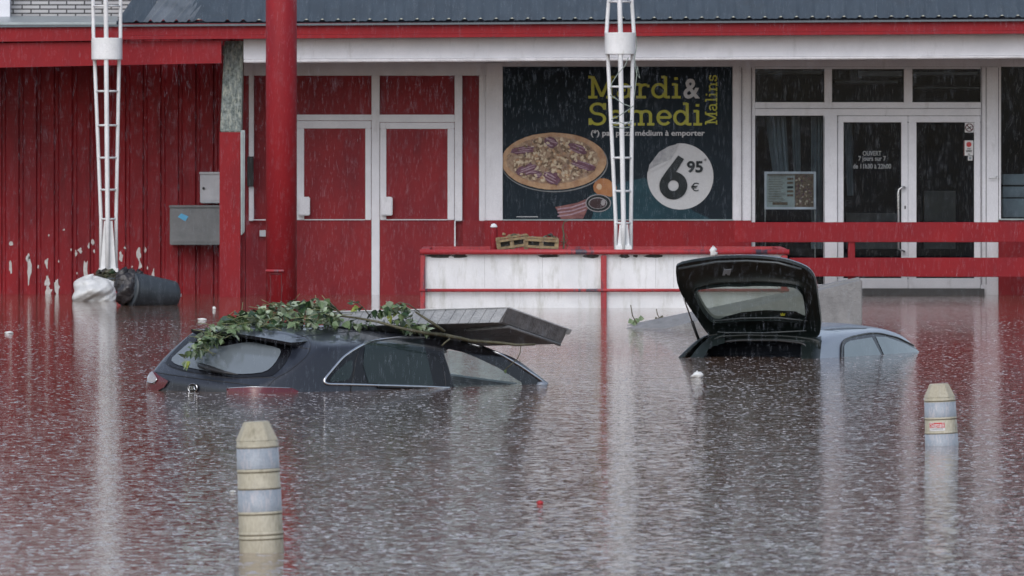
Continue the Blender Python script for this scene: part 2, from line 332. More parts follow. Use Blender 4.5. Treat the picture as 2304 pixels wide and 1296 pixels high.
# low red wall under poster and far right, column between
m = MB(); m.pbox(1041, 497, 1690, 760, YS - .05, .14, REDPANEL); m.pbox(1090, 496, 1690, 590, YS - .13, .079, RED); m.pbox(2247, 495, 3100, 760, YS - .1, .3, REDPANEL); pieces(m, 'low_wall', RED, B)
m = MB(); m.pbox(1131, 493.6, 1650, 496.2, YS - .15, .1); m.pbox(2247, 492, 3100, 495, YS - .13, .1); pieces(m, 'window_sill', ZINC, B)
# shop front frames
frame('shop_frame', [(1095, 128, 3100, 150), (1648, 150, 1664, 497), (1664, 150, 1699, 700), (1699, 150.5, 2207, 155), (1699, 230, 2207, 260), (1855, 155, 1872, 230), (2034, 155, 2053, 230), (1853, 260, 1884, 700), (2207, 150.5, 2247, 700), (1699, 640, 1853, 700)], YS - .02)
m = MB()
for x in (1668, 1690, 1853.5, 2208, 2218, 2246): m.pbox(x, 262 if x in (1853.5,) else 152, x + 1.6, 640, YS - .0465, .012)
m.pbox(1699, 243.5, 2207, 244.6, YS - .0465, .012)
pieces(m, 'frame_groove', mat('frame_shadow_gap', (.16, .16, .18), .6), B)
m = MB(); m.tube([P(2226, 398, YS - .07), P(2226, 400, YS - .11), P(2243, 400, YS - .11), P(2243, 397, YS - .07)], .008); m.build('wall_hook', STEEL, B)
m = MB(); m.pbox(2246, 147, 2252, 492, YS - .045, .1); m.pbox(2420, 147, 2436, 492, YS - .045, .1); m.pbox(2640, 147, 2660, 492, YS - .045, .1); pieces(m, 'side_window_frame', WHITE, B)
m = MB(); m.pbox(2661, 151, 3140, 493, YS - .03, .3); m.build('end_wall', REDPANEL, B)
for i, r in enumerate(((1699, 155, 1855, 230), (1872, 155, 2034, 230), (2053, 155, 2207, 230), (1699, 260, 1853, 640), (2252, 150, 2420, 492), (2436, 150, 2640, 492))):
    m = MB(); m.pbox(*r, YS + .012, .008); m.build('window_pane', GLASS, B)
# entrance doors
for (x0, x1, px0, px1, has) in ((1885, 2043, 1898, 2028, 1), (2043.6, 2206, 2062, 2192, 0)):
    m = MB(); R_ = [(x0, 261, x1, 275), (x0, 275, px0, 626), (px1, 275, x1, 626), (x0, 626, x1, 649)]
    for i, r in enumerate(R_): m.pbox(*r, YS - .002 - .0015 * i, .05)
    d_ = m.build('entrance_door', WHITE, B, bevel=.006)
    m = MB(); m.pbox(px0, 275, px1, 626, YS + .02, .008); m.build('door_pane', GLASS, d_)
    if has:
        Yh = YS - .07
        m = MB(); m.tube([P(2035, 421, YS), P(2035, 421, Yh), P(2028, 422, Yh), P(2022, 427, Yh), P(2021, 436, Yh), P(2021, 560, Yh), P(2035, 566, Yh), P(2035, 566, YS)], .015, 10); m.build('door_handle', STEEL, d_, smooth=True)
        m = MB(); m.pbox(2035, 463, 2038, 470, YS - .012, .01); m.build('keyhole', BLACK, d_)
        for t, y, wpx in (('OUVERT', 350, 42), ('7 jours sur 7', 361.5, 62), ('de 11h30 à 22h00', 379, 86)):
            textm(t, .085, 'lettering', LETTER, d_, P(1962, y, YS + .012), bold=.002, width=wpx * YS / F)
    else:
        m = MB(); m.pbox(2171, 276, 2191, 298, YS + .010, .004, STICKW)
        c = P(2181, 287, YS + .007); rr = .048
        ring = [c + Vector((rr * math.cos(a), 0, rr * math.sin(a))) for a in np.linspace(0, 2 * math.pi, 25)]
        m.tube(ring, .006, 4, REDLENS); m.tube([c + Vector((-.034, 0, .034)), c + Vector((.034, 0, -.034))], .006, 4, REDLENS); m.tube([c + Vector((-.03, .001, -.02)), c + Vector((.026, .001, .012))], .006, 4, BLACK)
        st = m.build('no_smoking_sticker', STICKW, d_)
        m = MB(); m.pbox(2168, 316, 2190, 350, YS + .010, .004, STICKW); m.pbox(2168, 316, 2170.5, 350, YS + .007, .002, REDLENS); c = P(2180, 325, YS + .006); m.poly([c + Vector((.034 * math.cos(a), 0, .034 * math.sin(a))) for a in np.linspace(0, 2 * math.pi, 20)[:-1]], STICKR)
        for y_, w_ in ((334, 8), (338, 14), (340.5, 12), (346, 6)): m.pbox(2180 - w_ / 2, y_, 2180 + w_ / 2, y_ + 1.6, YS + .007, .002, BLACK)
        m.build('red_dot_sticker', STICKW, d_)
        m = MB(); m.pbox(2178, 351.5, 2188, 361, YS + .010, .004, STICKW); m.pbox(2180, 353, 2186, 359, YS + .007, .002, PANEL_BLUE); m.build('blue_sticker', STICKW, d_)
m = MB(); m.pbox(1885, 649.5, 2215, 700, YS - .10, .5); m.build('threshold', mat('dark_threshold', (.09, .09, .095), .6), B)
# dark room behind the glass
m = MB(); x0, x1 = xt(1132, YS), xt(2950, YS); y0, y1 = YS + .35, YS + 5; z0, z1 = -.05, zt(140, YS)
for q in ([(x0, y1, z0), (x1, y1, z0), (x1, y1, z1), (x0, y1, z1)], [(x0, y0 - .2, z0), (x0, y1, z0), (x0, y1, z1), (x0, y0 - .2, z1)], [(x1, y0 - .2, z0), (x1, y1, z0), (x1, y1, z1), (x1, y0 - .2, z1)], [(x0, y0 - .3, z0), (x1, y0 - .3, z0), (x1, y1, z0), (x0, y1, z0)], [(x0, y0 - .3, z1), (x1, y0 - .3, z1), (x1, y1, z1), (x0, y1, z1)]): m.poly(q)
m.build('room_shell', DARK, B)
LG = mat('pale_room_fitting', (.40, .42, .45), .6)
for r_ in ((1700, 158, 1850, 166, 2.0), (1930, 160, 2030, 172, 1.6), (1880, 182, 2020, 187, 3.0), (2056, 162, 2200, 168, 2.2), (2060, 196, 2204, 199, 3.5), (1905, 480, 2020, 560, 3.6), (2080, 430, 2150, 560, 4.2)):
    m = MB(); m.pbox(*r_[:4], YS + r_[4], .2); m.build('room_fitting', LG if r_[1] < 300 else GREYBOX, B)
CURT = mat('pale_green_drape', (.26, .31, .35), .8, (.16, .20, .23), 3, (1, 1, .3))  # pale drapes added to stand in for soft reflections in the glass
def added_drape(px0, px1, py0, py1, Y, amp=.04, skew=0):
    m = MB(); k = 40; pts = []
    for i in range(k + 1):
        u = i / k; px = px0 + (px1 - px0) * u; yy = Y + amp * math.sin(u * 20 + px0) + amp * .5 * math.sin(u * 47)
        a = P(px, py0, Y); b = P(px + skew * (1 - u * .6), py1, Y); pts.append((Vector((a.x, yy, a.z)), Vector((b.x, yy, b.z))))
    m.add([p for q in pts for p in q], [(2 * i, 2 * i + 2, 2 * i + 3, 2 * i + 1) for i in range(k)])
    return m
for a_, lb in (((1722, 1768, 262, 430, YS + .5, .03, 22), 'pale hanging drape added behind the left shop window, leaning'), ((1780, 1800, 262, 470, YS + .55, .03, 10), 'narrow added drape right of the widest one in the left shop window'), ((1825, 1850, 262, 560, YS + .6, .03, 0), 'drape added at the right edge of the left shop window'), ((1900, 1918, 278, 440, YS + .6, .03, 6), 'drape added behind the glass of the left entrance door')):
    tag(added_drape(*a_).build('added_drape', CURT, smooth=True), lb, 'added_drape', 'drapes added behind the shop glass')
m = MB()
for y_ in (392, 420, 447): m.pbox(2256, y_, 2400, y_ + (24 if y_ < 440 else 42), YS + .3, .3)
tag(m.build('storage_box', PANEL_BLUE, bevel=.01), 'blue grey stacked boxes behind the far right window', 'box')
# white box beam, red fascia, roof edge
m = MB(); m.pquad([(548, 84), (3100, 66), (3100, 121), (548, 133)], YC + .25, .5); m.build('white_beam', WHITE, B)
m = MB(); m.pquad([(548, 133.5), (3100, 121.5), (3100, 126), (548, 141)], YC + .22, .6); m.build('beam_lip', mat('bright_white_lip', (.72, .72, .76), .4), B, bevel=.01)
m = MB(); m.pquad([(-900, 44), (3100, 44), (3100, 30), (-900, 30)], YC, .1)
m = MB()
m.pquad([(-900, 56 + 10), (272, 59), (272, 91), (-900, 103)], YC - .02, .3)
m.pquad([(272.3, 53.5), (3100, 43), (3100, 64), (272.3, 80)], YC, .3); m.pquad([(272.3, 80.4), (3100, 64.4), (3100, 70), (272.3, 89)], YC - .05, .35)
m.build('red_fascia', RED, B)
m = MB(); m.pquad([(-900, 107), (498, 91), (498, 142), (-900, 170)], YC + .04, .4); m.build('red_beam', RED, B)
m = MB(); m.pquad([(-900, 62), (3100, 38.5), (3100, 42.5), (-900, 67)], YC - .06, .12); m.build('gutter', mat('grey_gutter', (.10, .12, .14), .4), B)
m = MB(); m.pquad([(262, 47.0), (3100, 30.6), (3100, 44), (262, 58)], YC + .05, .3); m.build('eave_shade_strip', DARK, B)  # dark strip added for the shade in the corrugation gaps
# soffits
m = MB()
a, b = P(548, 134, YC + .4), P(3100, 122, YC + .4)
m.hexa([(a.x, YC + .8, a.z), (b.x, YC + .8, b.z), (b.x, YS + .3, b.z), (a.x, YS + .3, a.z), (a.x, YC + .8, a.z + .1), (b.x, YC + .8, b.z + .1), (b.x, YS + .3, b.z + .1), (a.x, YS + .3, a.z + .1)])
a, b = P(-900, 150, YC + .4), P(548, 120, YC + .4)
m.hexa([(a.x, YC + .7, b.z), (b.x, YC + .7, b.z), (b.x, YS + .3, b.z), (a.x, YS + .3, b.z), (a.x, YC + .7, b.z + .1), (b.x, YC + .7, b.z + .1), (b.x, YS + .3, b.z + .1), (a.x, YS + .3, b.z + .1)])
m.build('soffit', mat('soffit_board', (.30, .29, .30), .7), B)
# corrugated roof
def roof(px0, px1, zl, name, mt, ph=0, tiltpx=0, amp=.017, pitch=.202, Y0=YC - .02, run=7, rise=3.0, skew=0):
    m = MB(); x0, x1 = xt(px0, YC), xt(px1, YC); st = pitch / 10; n = int((x1 - x0) / st)
    rows = [(0, 0), (.035, .035), (.12, .12), (.5, .5), (1, 1)]
    vs = []
    for j, (u, w_) in enumerate(rows):
        for i in range(n + 1):
            x = x0 + i * st; px = 1152 + x * F / YC
            ze = zt(50 - (px - 550) * .0058, YC) + zl
            c = 2 * max(0, math.cos(2 * math.pi * (x / pitch) + ph)) ** 2.5 + .15 * math.cos(4 * math.pi * (x / pitch) + ph)
            vs.append((x + skew * u, Y0 + run * u, ze + rise * w_ + amp * c * (1, .5, .15, .12, .12)[j]))
    m.add(vs, [(j * (n + 1) + i, j * (n + 1) + i + 1, (j + 1) * (n + 1) + i + 1, (j + 1) * (n + 1) + i) for j in range(4) for i in range(n)])
    return m.build(name, mt, B, smooth=True)
roof(488, 3100, .006, 'corrugated_roof', SLATE)
roof(318, 432, .008, 'roof_sheet', SLATE2, pitch=.165, skew=1.9)
roof(425, 492, .008, 'roof_sheet', SLATE, pitch=.4, amp=.02, skew=.4)
roof(262, 325, .008, 'roof_sheet', SLATE, pitch=.2, amp=.012, skew=1.6)
# upper brick storey seen over the canopy, left
BR = N('glazed_grey_brick'); tc = BR.n('ShaderNodeTexCoord'); mp = BR.n('ShaderNodeMapping'); mp.inputs['Rotation'].default_value = (math.radians(90), 0, 0); BR.l(tc.outputs['Object'], mp.inputs[0])
bt = BR.n('ShaderNodeTexBrick', Scale=1.0); bt.inputs['Color1'].default_value = (.42, .42, .43, 1); bt.inputs['Color2'].default_value = (.34, .34, .36, 1); bt.inputs['Mortar'].default_value = (.035, .035, .04, 1)
bt.inputs['Mortar Size'].default_value = .010; bt.inputs['Brick Width'].default_value = .235; bt.inputs['Row Height'].default_value = .056; BR.l(mp.outputs[0], bt.inputs['Vector']); BR.l(bt.outputs[0], BR.b.inputs['Base Color']); BR.b.inputs['Roughness'].default_value = .4
YB = 102.6
m = MB(); m.box(xt(-1100, YB), xt(400, YB), YB, YB + 4, zt(60, YB), zt(60, YB) + 3.2); ub = m.build('upper_brick_wall', BR.m, B)
m = MB(); m.pquad([(-900, 40), (290, 40), (290, 42.5), (-900, 42.5)], YB - .05, .05); a, b = P(-900, 41, YB - .04), P(265, 41, YB - .04)
e0, e1 = P(-900, 58, YC + .1), P(265, 55, YC + .1)
m.hexa([e0, e1, b, a, e0 + Vector((0, 0, .03)), e1 + Vector((0, 0, .03)), b + Vector((0, 0, .03)), a + Vector((0, 0, .03))]); m.build('flat_roof_flashing', ZINC, B)
m = MB(); m.pbox(-60, -60, 22, 50, YB - .3, .28); m.build('white_vent_box', WHITE, B)
# body volume behind so the building is solid from the side
m = MB(); m.box(xt(-950, YS), xt(1120, YS), YL + .45, YS + 6, ZB, 3.3); m.box(xt(1120, YS), xt(3150, YS), YS + 5.1, YS + 8, ZB, 3.3); m.build('rear_block', REDPANEL, B)

# ------------------------------------------------------------ poster
SLAB = {}
def arc(cx, cy, rx, ry, a0, a1, n=18): return [(cx + rx * math.cos(math.radians(a0 + (a1 - a0) * i / n)), cy + ry * math.sin(math.radians(a0 + (a1 - a0) * i / n))) for i in range(n + 1)]
def V(x, y0=0, y1=.66): return [(x, y0), (x, y1)]
def Sf(x0, x1, y): return [(x0, y), (x1, y)]
SLAB['M'] = (1.08, [V(.2, 0, 1), V(.88, 0, 1), [(.2, 1), (.54, .06)], [(.54, .06), (.88, 1)], Sf(.03, .37, .03), Sf(.71, 1.05, .03), Sf(.03, .2, .97), Sf(.88, 1.05, .97)])
SLAB['a'] = (.72, [arc(.30, .44, .20, .19, 160, 0, 12) + [(.50, .1)], arc(.29, .19, .20, .165, 70, 370, 20), [(.50, .1), (.56, .03), (.68, .03)]])
SLAB['r'] = (.60, [V(.2), Sf(.04, .42, .03), Sf(.04, .2, .63), arc(.38, .42, .18, .19, 170, 65, 8), [(.46, .55), (.55, .55)]])
SLAB['d'] = (.76, [arc(.31, .33, .23, .30, 20, 340, 24), V(.56, 0, 1), Sf(.40, .56, .97), Sf(.56, .73, .03)])
SLAB['i'] = (.42, [V(.21), Sf(.04, .38, .03), Sf(.05, .21, .63), [(.13, .9), (.27, .9)]])
SLAB['S'] = (.80, [arc(.39, .74, .25, .23, 15, 265, 18) + arc(.39, .27, .27, .24, 85, -165, 18), V(.66, .70, 1.0), V(.10, 0, .30)])
SLAB['m'] = (1.12, [V(.2), V(.56), V(.92, 0, .5), Sf(.05, .35, .03), Sf(.43, .69, .03), Sf(.79, 1.07, .03), Sf(.05, .2, .63), arc(.38, .46, .18, .17, 180, 0, 10), arc(.74, .46, .18, .17, 180, 0, 10)])
SLAB['n'] = (.82, [V(.2), V(.60, 0, .5), Sf(.05, .35, .03), Sf(.46, .75, .03), Sf(.05, .2, .63), arc(.40, .44, .20, .19, 180, 0, 10)])
SLAB['e'] = (.66, [arc(.33, .33, .24, .30, 0, 320, 22), Sf(.09, .57, .34)])
SLAB['l'] = (.40, [V(.2, 0, 1), Sf(.04, .36, .03), Sf(.05, .2, .97)])
SLAB['s'] = (.54, [arc(.27, .47, .17, .16, 20, 265, 12) + arc(.27, .18, .18, .16, 85, -165, 12), V(.45, .48, .64), V(.08, .02, .2)])
def ribbon(m, pts, w, tr, mt, cnt):
    pts = [Vector((p[0], p[1])) for p in pts]; L_ = []; R_ = []
    for i, p in enumerate(pts):
        t = pts[min(i + 1, len(pts) - 1)] - pts[max(i - 1, 0)]
        if t.length < 1e-6: t = Vector((1, 0))
        t.normalize(); nn = Vector((-t.y, t.x)) * w / 2; L_.append(p + nn); R_.append(p - nn)
    dz = cnt[0] * 1e-4; cnt[0] += 1
    m.add([tr(q.x, q.y, dz) for q in L_ + R_], [(i, i + 1, len(pts) + i + 1, len(pts) + i) for i in range(len(pts) - 1)], mt)
def slabtext(m, txt, px0, px1, ytop, ybase, Y, mt, w=.135, rot=False):
    tot = sum(SLAB[c][0] for c in txt); cnt = [0]
    pen = 0
    for c in txt:
        adv, st = SLAB[c]
        for s_ in st:
            def tr(x, y, dz, pen=pen):
                u = (pen + x) / tot
                if rot: return P(ybase + (ytop - ybase) * y, px0 + (px1 - px0) * u, Y - dz)
                return P(px0 + (px1 - px0) * u, ybase + (ytop - ybase) * y, Y - dz)
            ribbon(m, s_, w, tr, mt, cnt)
        pen += adv
YPO = YS - .03
def vivid(n_, c, c2=None, sc=8, st=(1, 1, 1), r=.35): return mat(n_, c, r, c2, sc, st, spec=.2)
PNAVY = vivid('poster_navy', (.008, .018, .028), (.005, .011, .018), 1.2, r=.6); PTEAL = vivid('poster_teal', (.02, .065, .085), (.010, .032, .046), 1.5, r=.6)
PYEL = vivid('poster_yellow', (.42, .42, .05)); PGREY = vivid('poster_light_grey', (.50, .51, .53), (.47, .48, .50)); PDK = vivid('poster_ink', (.012, .018, .022))
po = empty('wall_poster', P(1390, 495, YPO), 'dark pizza offer poster reading Mardi and Samedi with a white 6,95 price circle', 'poster')
m = MB(); m.pbox(1130.5, 150.5, 1648, 494, YPO, .02, PNAVY); m.build('backing_sheet', PNAVY, po)
# soft teal glow printed bottom centre: irregular nested polygons
m = MB()
m.poly([P(1330 + 5 * math.sin(k), y, YPO - .003) for k, y in enumerate(np.linspace(493, 440, 6))] + [P(1400, 410, YPO - .003), P(1450, 400, YPO - .003), P(1520, 440, YPO - .003), P(1560, 475, YPO - .003), P(1600, 493, YPO - .003)], PTEAL)
m.build('printed_glow', PTEAL, po)
m = MB(); slabtext(m, 'Mardi', 1322, 1534, 172, 220, YPO - .008, PYEL, .12); slabtext(m, 'Samedi', 1322, 1582, 232, 281, YPO - .008, PYEL, .12); m.build('headline', PYEL, po)
m = MB(); slabtext(m, 'Malins', 281, 168, 1587, 1613, YPO - .008, PYEL, .115, rot=True); m.build('headline', PYEL, po)
textm('&', .36, 'ampersand', PGREY, po, P(1555, 220, YPO - .006), bold=.008, width=37 * YPO / F)
textm('(*) par pizza médium à emporter', .1, 'small_print', PGREY, po, P(1457, 305, YPO - .006), bold=.002, width=256 * YPO / F)
m = MB(); m.pbox(1162, 487, 1210, 488.5, YPO - .005, .002, PGREY); m.build('small_print', PGREY, po)
# price circle with peeled corner
m = MB(); cx, cy, r = 1530.7, 397, 74.5; Yc = YPO - .008
m.poly([P(cx + r * math.cos(a), cy - r * math.sin(a), Yc) for a in np.linspace(math.radians(-188), math.radians(96), 60)], PGREY)
g1 = vivid('peel_grey', (.27, .28, .30), (.40, .41, .43), 14, (1, 1, 1))
peel = [(1457, 391), (1461, 371), (1483, 342), (1505, 329), (1528, 323), (1520, 341), (1510, 358), (1498, 370), (1480, 378)]
m.poly([P(x, y, Yc - .006) for x, y in peel], g1); m.poly([P(x, y, Yc - .009) for x, y in [(1457, 391), (1480, 378), (1498, 370), (1510, 358), (1499, 363), (1480, 371), (1462, 381)]], PGREY)
m.build('price_circle', PGREY, po)
m = MB(); c6 = (1515, 417.5); Y6 = Yc - .012
ro, ri = 31.5, 12.0; A_ = np.linspace(0, 2 * math.pi, 41)
m.add([P(c6[0] + ro * math.cos(a), c6[1] + ro * math.sin(a), Y6) for a in A_] + [P(c6[0] + ri * math.cos(a), c6[1] + ri * math.sin(a), Y6) for a in A_], [(i, i + 1, 41 + i + 1, 41 + i) for i in range(40)])
m.poly([P(x, y, Y6 - .003) for x, y in [(1526, 349.5), (1539, 358), (1520, 388), (1500, 402), (1487, 404), (1495, 391)]])
m.build('price_digit', PDK, po)
textm('95', .2, 'price_digits', PDK, po, P(1564, 387, Y6), bold=.007, width=36 * YPO / F); textm('€', .15, 'euro_mark', PDK, po, P(1564, 430, Y6), bold=.0, width=18 * YPO / F); textm('*', .08, 'asterisk', PDK, po, P(1587, 366, Y6))
# pizza
cru = vivid('crust', (.46, .31, .19), (.30, .17, .10), 9); chs = vivid('cheese', (.36, .27, .19), (.22, .13, .09), 22); ham = vivid('ham', (.16, .075, .11), (.09, .04, .06), 25); crm = vivid('cream_topping', (.58, .50, .38), (.44, .34, .23), 30); mush = vivid('mushroom', (.22, .15, .10), (.10, .065, .045), 30); rim = vivid('plate_rim', (.20, .21, .22)); hampale = vivid('ham_fat', (.36, .27, .32), (.25, .16, .20), 30)
m = MB(); pc = (1246.5, 362.5)
def el(cx, cy, rx, ry, Y, mt, jit=0, n=48, rot=0, xmin=1131):
    pts = []
    for k in range(n):
        a = 2 * math.pi * k / n; q = 1 + random.uniform(-jit, jit); x = rx * math.cos(a) * q; y = ry * math.sin(a) * q
        X = cx + x * math.cos(rot) - y * math.sin(rot); Yy = cy + x * math.sin(rot) + y * math.cos(rot); pts.append(P(min(max(X, xmin), 1640), min(Yy, 493.5), Y))
    m.poly(pts, mt)
el(*(pc[0] + 1, pc[1] + 4), 120.5, 66, YPO - .004, rim); el(pc[0], pc[1] + 2.5, 119, 65, YPO - .006, PNAVY); el(pc[0], pc[1], 118, 64, YPO - .008, cru, .006, 70); el(pc[0] - 3, pc[1] - 2, 104, 53, YPO - .010, chs, .02, 70)
dz = .012
for i in range(330):
    a = random.uniform(0, 2 * math.pi); r_ = math.sqrt(random.random()) * .97
    mt = random.choice([crm, crm, chs, mush, mush, cru, crm]); s_ = random.uniform(2.0, 5.2)
    el(pc[0] - 3 + 100 * r_ * math.cos(a), pc[1] - 2 + 50 * r_ * math.sin(a), s_ * 1.3, s_ * .8, YPO - dz, mt, .35, 9, random.uniform(0, 3)); dz += .00004
for hx, hy, rx, ry, ro_ in ((1177, 337, 26, 9, -.1), (1240, 320, 15, 12, .3), (1300, 335, 22, 10, .4), (1184, 382, 27, 12, -.35), (1243, 400, 20, 13, .5), (1312, 372, 27, 9, .3), (1208, 392, 12, 8, 0)):
    el(hx, hy, rx, ry, YPO - dz, ham, .18, 18, ro_); dz += .0002
    for q in range(3): el(hx + random.uniform(-8, 8), hy + (q - 1) * ry * .5, rx * .7, ry * .12, YPO - dz, hampale, .25, 14, ro_); dz += .0002
for i in range(70):
    a = random.uniform(0, 2 * math.pi); r_ = math.sqrt(random.random()) * .95; s_ = random.uniform(1.5, 3.6)
    el(pc[0] - 3 + 98 * r_ * math.cos(a), pc[1] - 2 + 49 * r_ * math.sin(a), s_ * 1.3, s_ * .8, YPO - dz, random.choice([crm, mush]), .35, 9, random.uniform(0, 3)); dz += .00004
m.build('printed_pizza', cru, po)
m = MB(); oni = vivid('onion', (.42, .20, .09), (.30, .12, .05), 6); onh = vivid('onion_shine', (.58, .42, .28)); bac = vivid('bacon', (.24, .11, .10), (.12, .05, .06), 8, (1, 1, 3)); bal = vivid('bowl_sauce', (.05, .03, .035)); brm = vivid('bowl_rim', (.30, .29, .31))
el(1357, 421, 22, 20, YPO - .004, oni, .03); el(1373, 426, 15, 17, YPO - .0045, oni, .03); el(1348, 420, 6, 7, YPO - .006, onh, .1)
m.poly([P(x, y, YPO - .008) for x, y in [(1249, 466), (1270, 462), (1300, 456), (1318, 448), (1322, 470), (1312, 492), (1262, 493), (1256, 478)]], bac)
for k in range(3): m.poly([P(x, y + k * 8, YPO - .010) for x, y in [(1254, 469), (1285, 465), (1318, 454), (1319, 457), (1286, 468), (1255, 472)]], hampale)
el(1346, 457, 29, 20, YPO - .012, brm, 0); el(1346, 457, 26.5, 18, YPO - .014, PDK, 0); el(1345, 457, 21, 13, YPO - .016, brm, 0); el(1345, 457.5, 19, 11.5, YPO - .018, bal, 0); el(1357, 456, 5, 7, YPO - .020, brm, .1)
m.build('printed_ingredients', oni, po)

# menu board behind the left pane
mb = empty('menu_board', P(1778, 640, YS + .3), 'white framed menu board on two thin legs behind the left shop window', 'menu board')
Ym = YS + .12
m = MB()
for i, r in enumerate(((1720, 386, 1836, 391), (1720, 391, 1725, 466), (1831, 391, 1836, 466), (1720, 466, 1836, 471))): m.pbox(*r, Ym - .001 * i, .03)
m.build('board_frame', WHITE, mb)
MGR = vivid('menu_paper', (.40, .44, .42), (.34, .38, .36), 10)
m = MB(); m.pbox(1725, 391, 1788, 466, Ym + .012, .01, MGR)
for i in range(16): m.pbox(1728 + random.uniform(0, 2), 396 + i * 3.8, 1768 - random.uniform(0, 12), 397.2 + i * 3.8, Ym + .010, .001, mush)
for y_ in (400, 409, 419, 428, 437): m.pbox(1771, y_, 1785, y_ + 5, Ym + .010, .001, PDK if y_ == 419 else mush)
m.pbox(1727, 392, 1832, 395, Ym + .009, .001, mush); el(1731.5, 458, 4.5, 4.5, Ym + .008, STICKR, 0); m.pbox(1738, 455, 1772, 461, Ym + .009, .001, mush)
m.build('menu_sheet', MGR, mb)
m = MB(); m.pbox(1788, 391, 1831, 466, Ym + .0121, .01, mush)
for i in range(90):
    x, y = random.uniform(1791, 1828), random.uniform(397, 462); s_ = random.uniform(1, 3); m.poly([P(x + s_ * math.cos(a) * random.uniform(.6, 1.2), y + s_ * math.sin(a) * random.uniform(.6, 1.2), Ym + .009 - i * 3e-5) for a in np.linspace(0, 5.5, 7)], random.choice([chs, ham, crm, bac]))
m.build('menu_picture', mush, mb)
for x in (1721.5, 1834): m = MB(); m.tube([P(x, 471, Ym + .015), P(x, 650, Ym + .015)], .007); m.build('leg', STEEL, mb)

# cabinets on the siding
def cabinet(x0, y0, x1, y1, Y, name, mt, label, lock=None, stick=False):
    e = empty(name, P((x0 + x1) / 2, y1, Y), label, 'utility box')
    m = MB(); m.pbox(x0, y0, x1, y1, Y, YL + .0 - Y); m.build('cabinet_body', mt, e, bevel=.01)
    m = MB(); m.pbox(x0 + 5, y0 + 8, x1 + 2, y1 - 6, Y - .012, .014); m.build('cabinet_door', mt, e, bevel=.005)
    m = MB(); m.pbox(x0 - 2, y0 - 2, x1 + 2, y0 + 3, Y - .03, YL - Y); m.build('lid_lip', mt, e, bevel=.006)
    if lock: m = MB(); m.tube([P(*lock, Y - .012), P(*lock, Y - .03)], .018, 12); m.build('lock', BLACK, e)
    if stick: m = MB(); m.pquad([(408, 480), (424, 487), (417, 498), (400, 488)], Y - .018, .004); m.build('blue_label', BLUE, e)
cabinet(382, 464, 498, 551, YL - .45, 'utility_cabinet', GREYBOX, 'wide grey metal cabinet with a blue sticker on the ribbed red wall', None, True)
cabinet(450, 389, 500, 457, YL - .28, 'utility_cabinet', WBOX, 'small pale cabinet with a round lock above the wide grey one', (458, 424))

# ------------------------------------------------------------ red column
YR = 91.0
c = P(633, 703, YR); R0 = 35 * YR / F
e = empty('red_column', (c.x, YR, 0), 'thick red round column rising out of the water past the top of the photo', 'column')
m = MB(); m.lathe([(R0, -1.2), (R0, 6.4)], (c.x, YR, 0), 48); m.build('shaft', RED, e, smooth=True)
m = MB()
a0 = math.radians(-90 - 62); a1 = math.radians(-90 + 10)
arcp = [(c.x + (R0 + .014) * math.cos(a), YR + (R0 + .014) * math.sin(a), zt(609, YR)) for a in np.linspace(a0, a1, 14)]
m.tube(arcp, .016, 8); m.build('hatch_lip', REDRAIL, e)
m = MB()
for a, z0, z1 in ((math.radians(-90 - 42), 619, 690), (math.radians(-90 + 2), 616, 690)): m.tube([(c.x + R0 * math.cos(a), YR + R0 * math.sin(a), zt(z0, YR)), (c.x + R0 * math.cos(a), YR + R0 * math.sin(a), zt(z1, YR))], .006, 6)
arcp = [(c.x + R0 * math.cos(a), YR + R0 * math.sin(a), zt(616, YR)) for a in np.linspace(math.radians(-90 - 42), math.radians(-86), 10)]; m.tube(arcp, .008, 6)
m.build('hatch_seam', mat('dark_red_seam', (.10, .008, .012), .6), e)

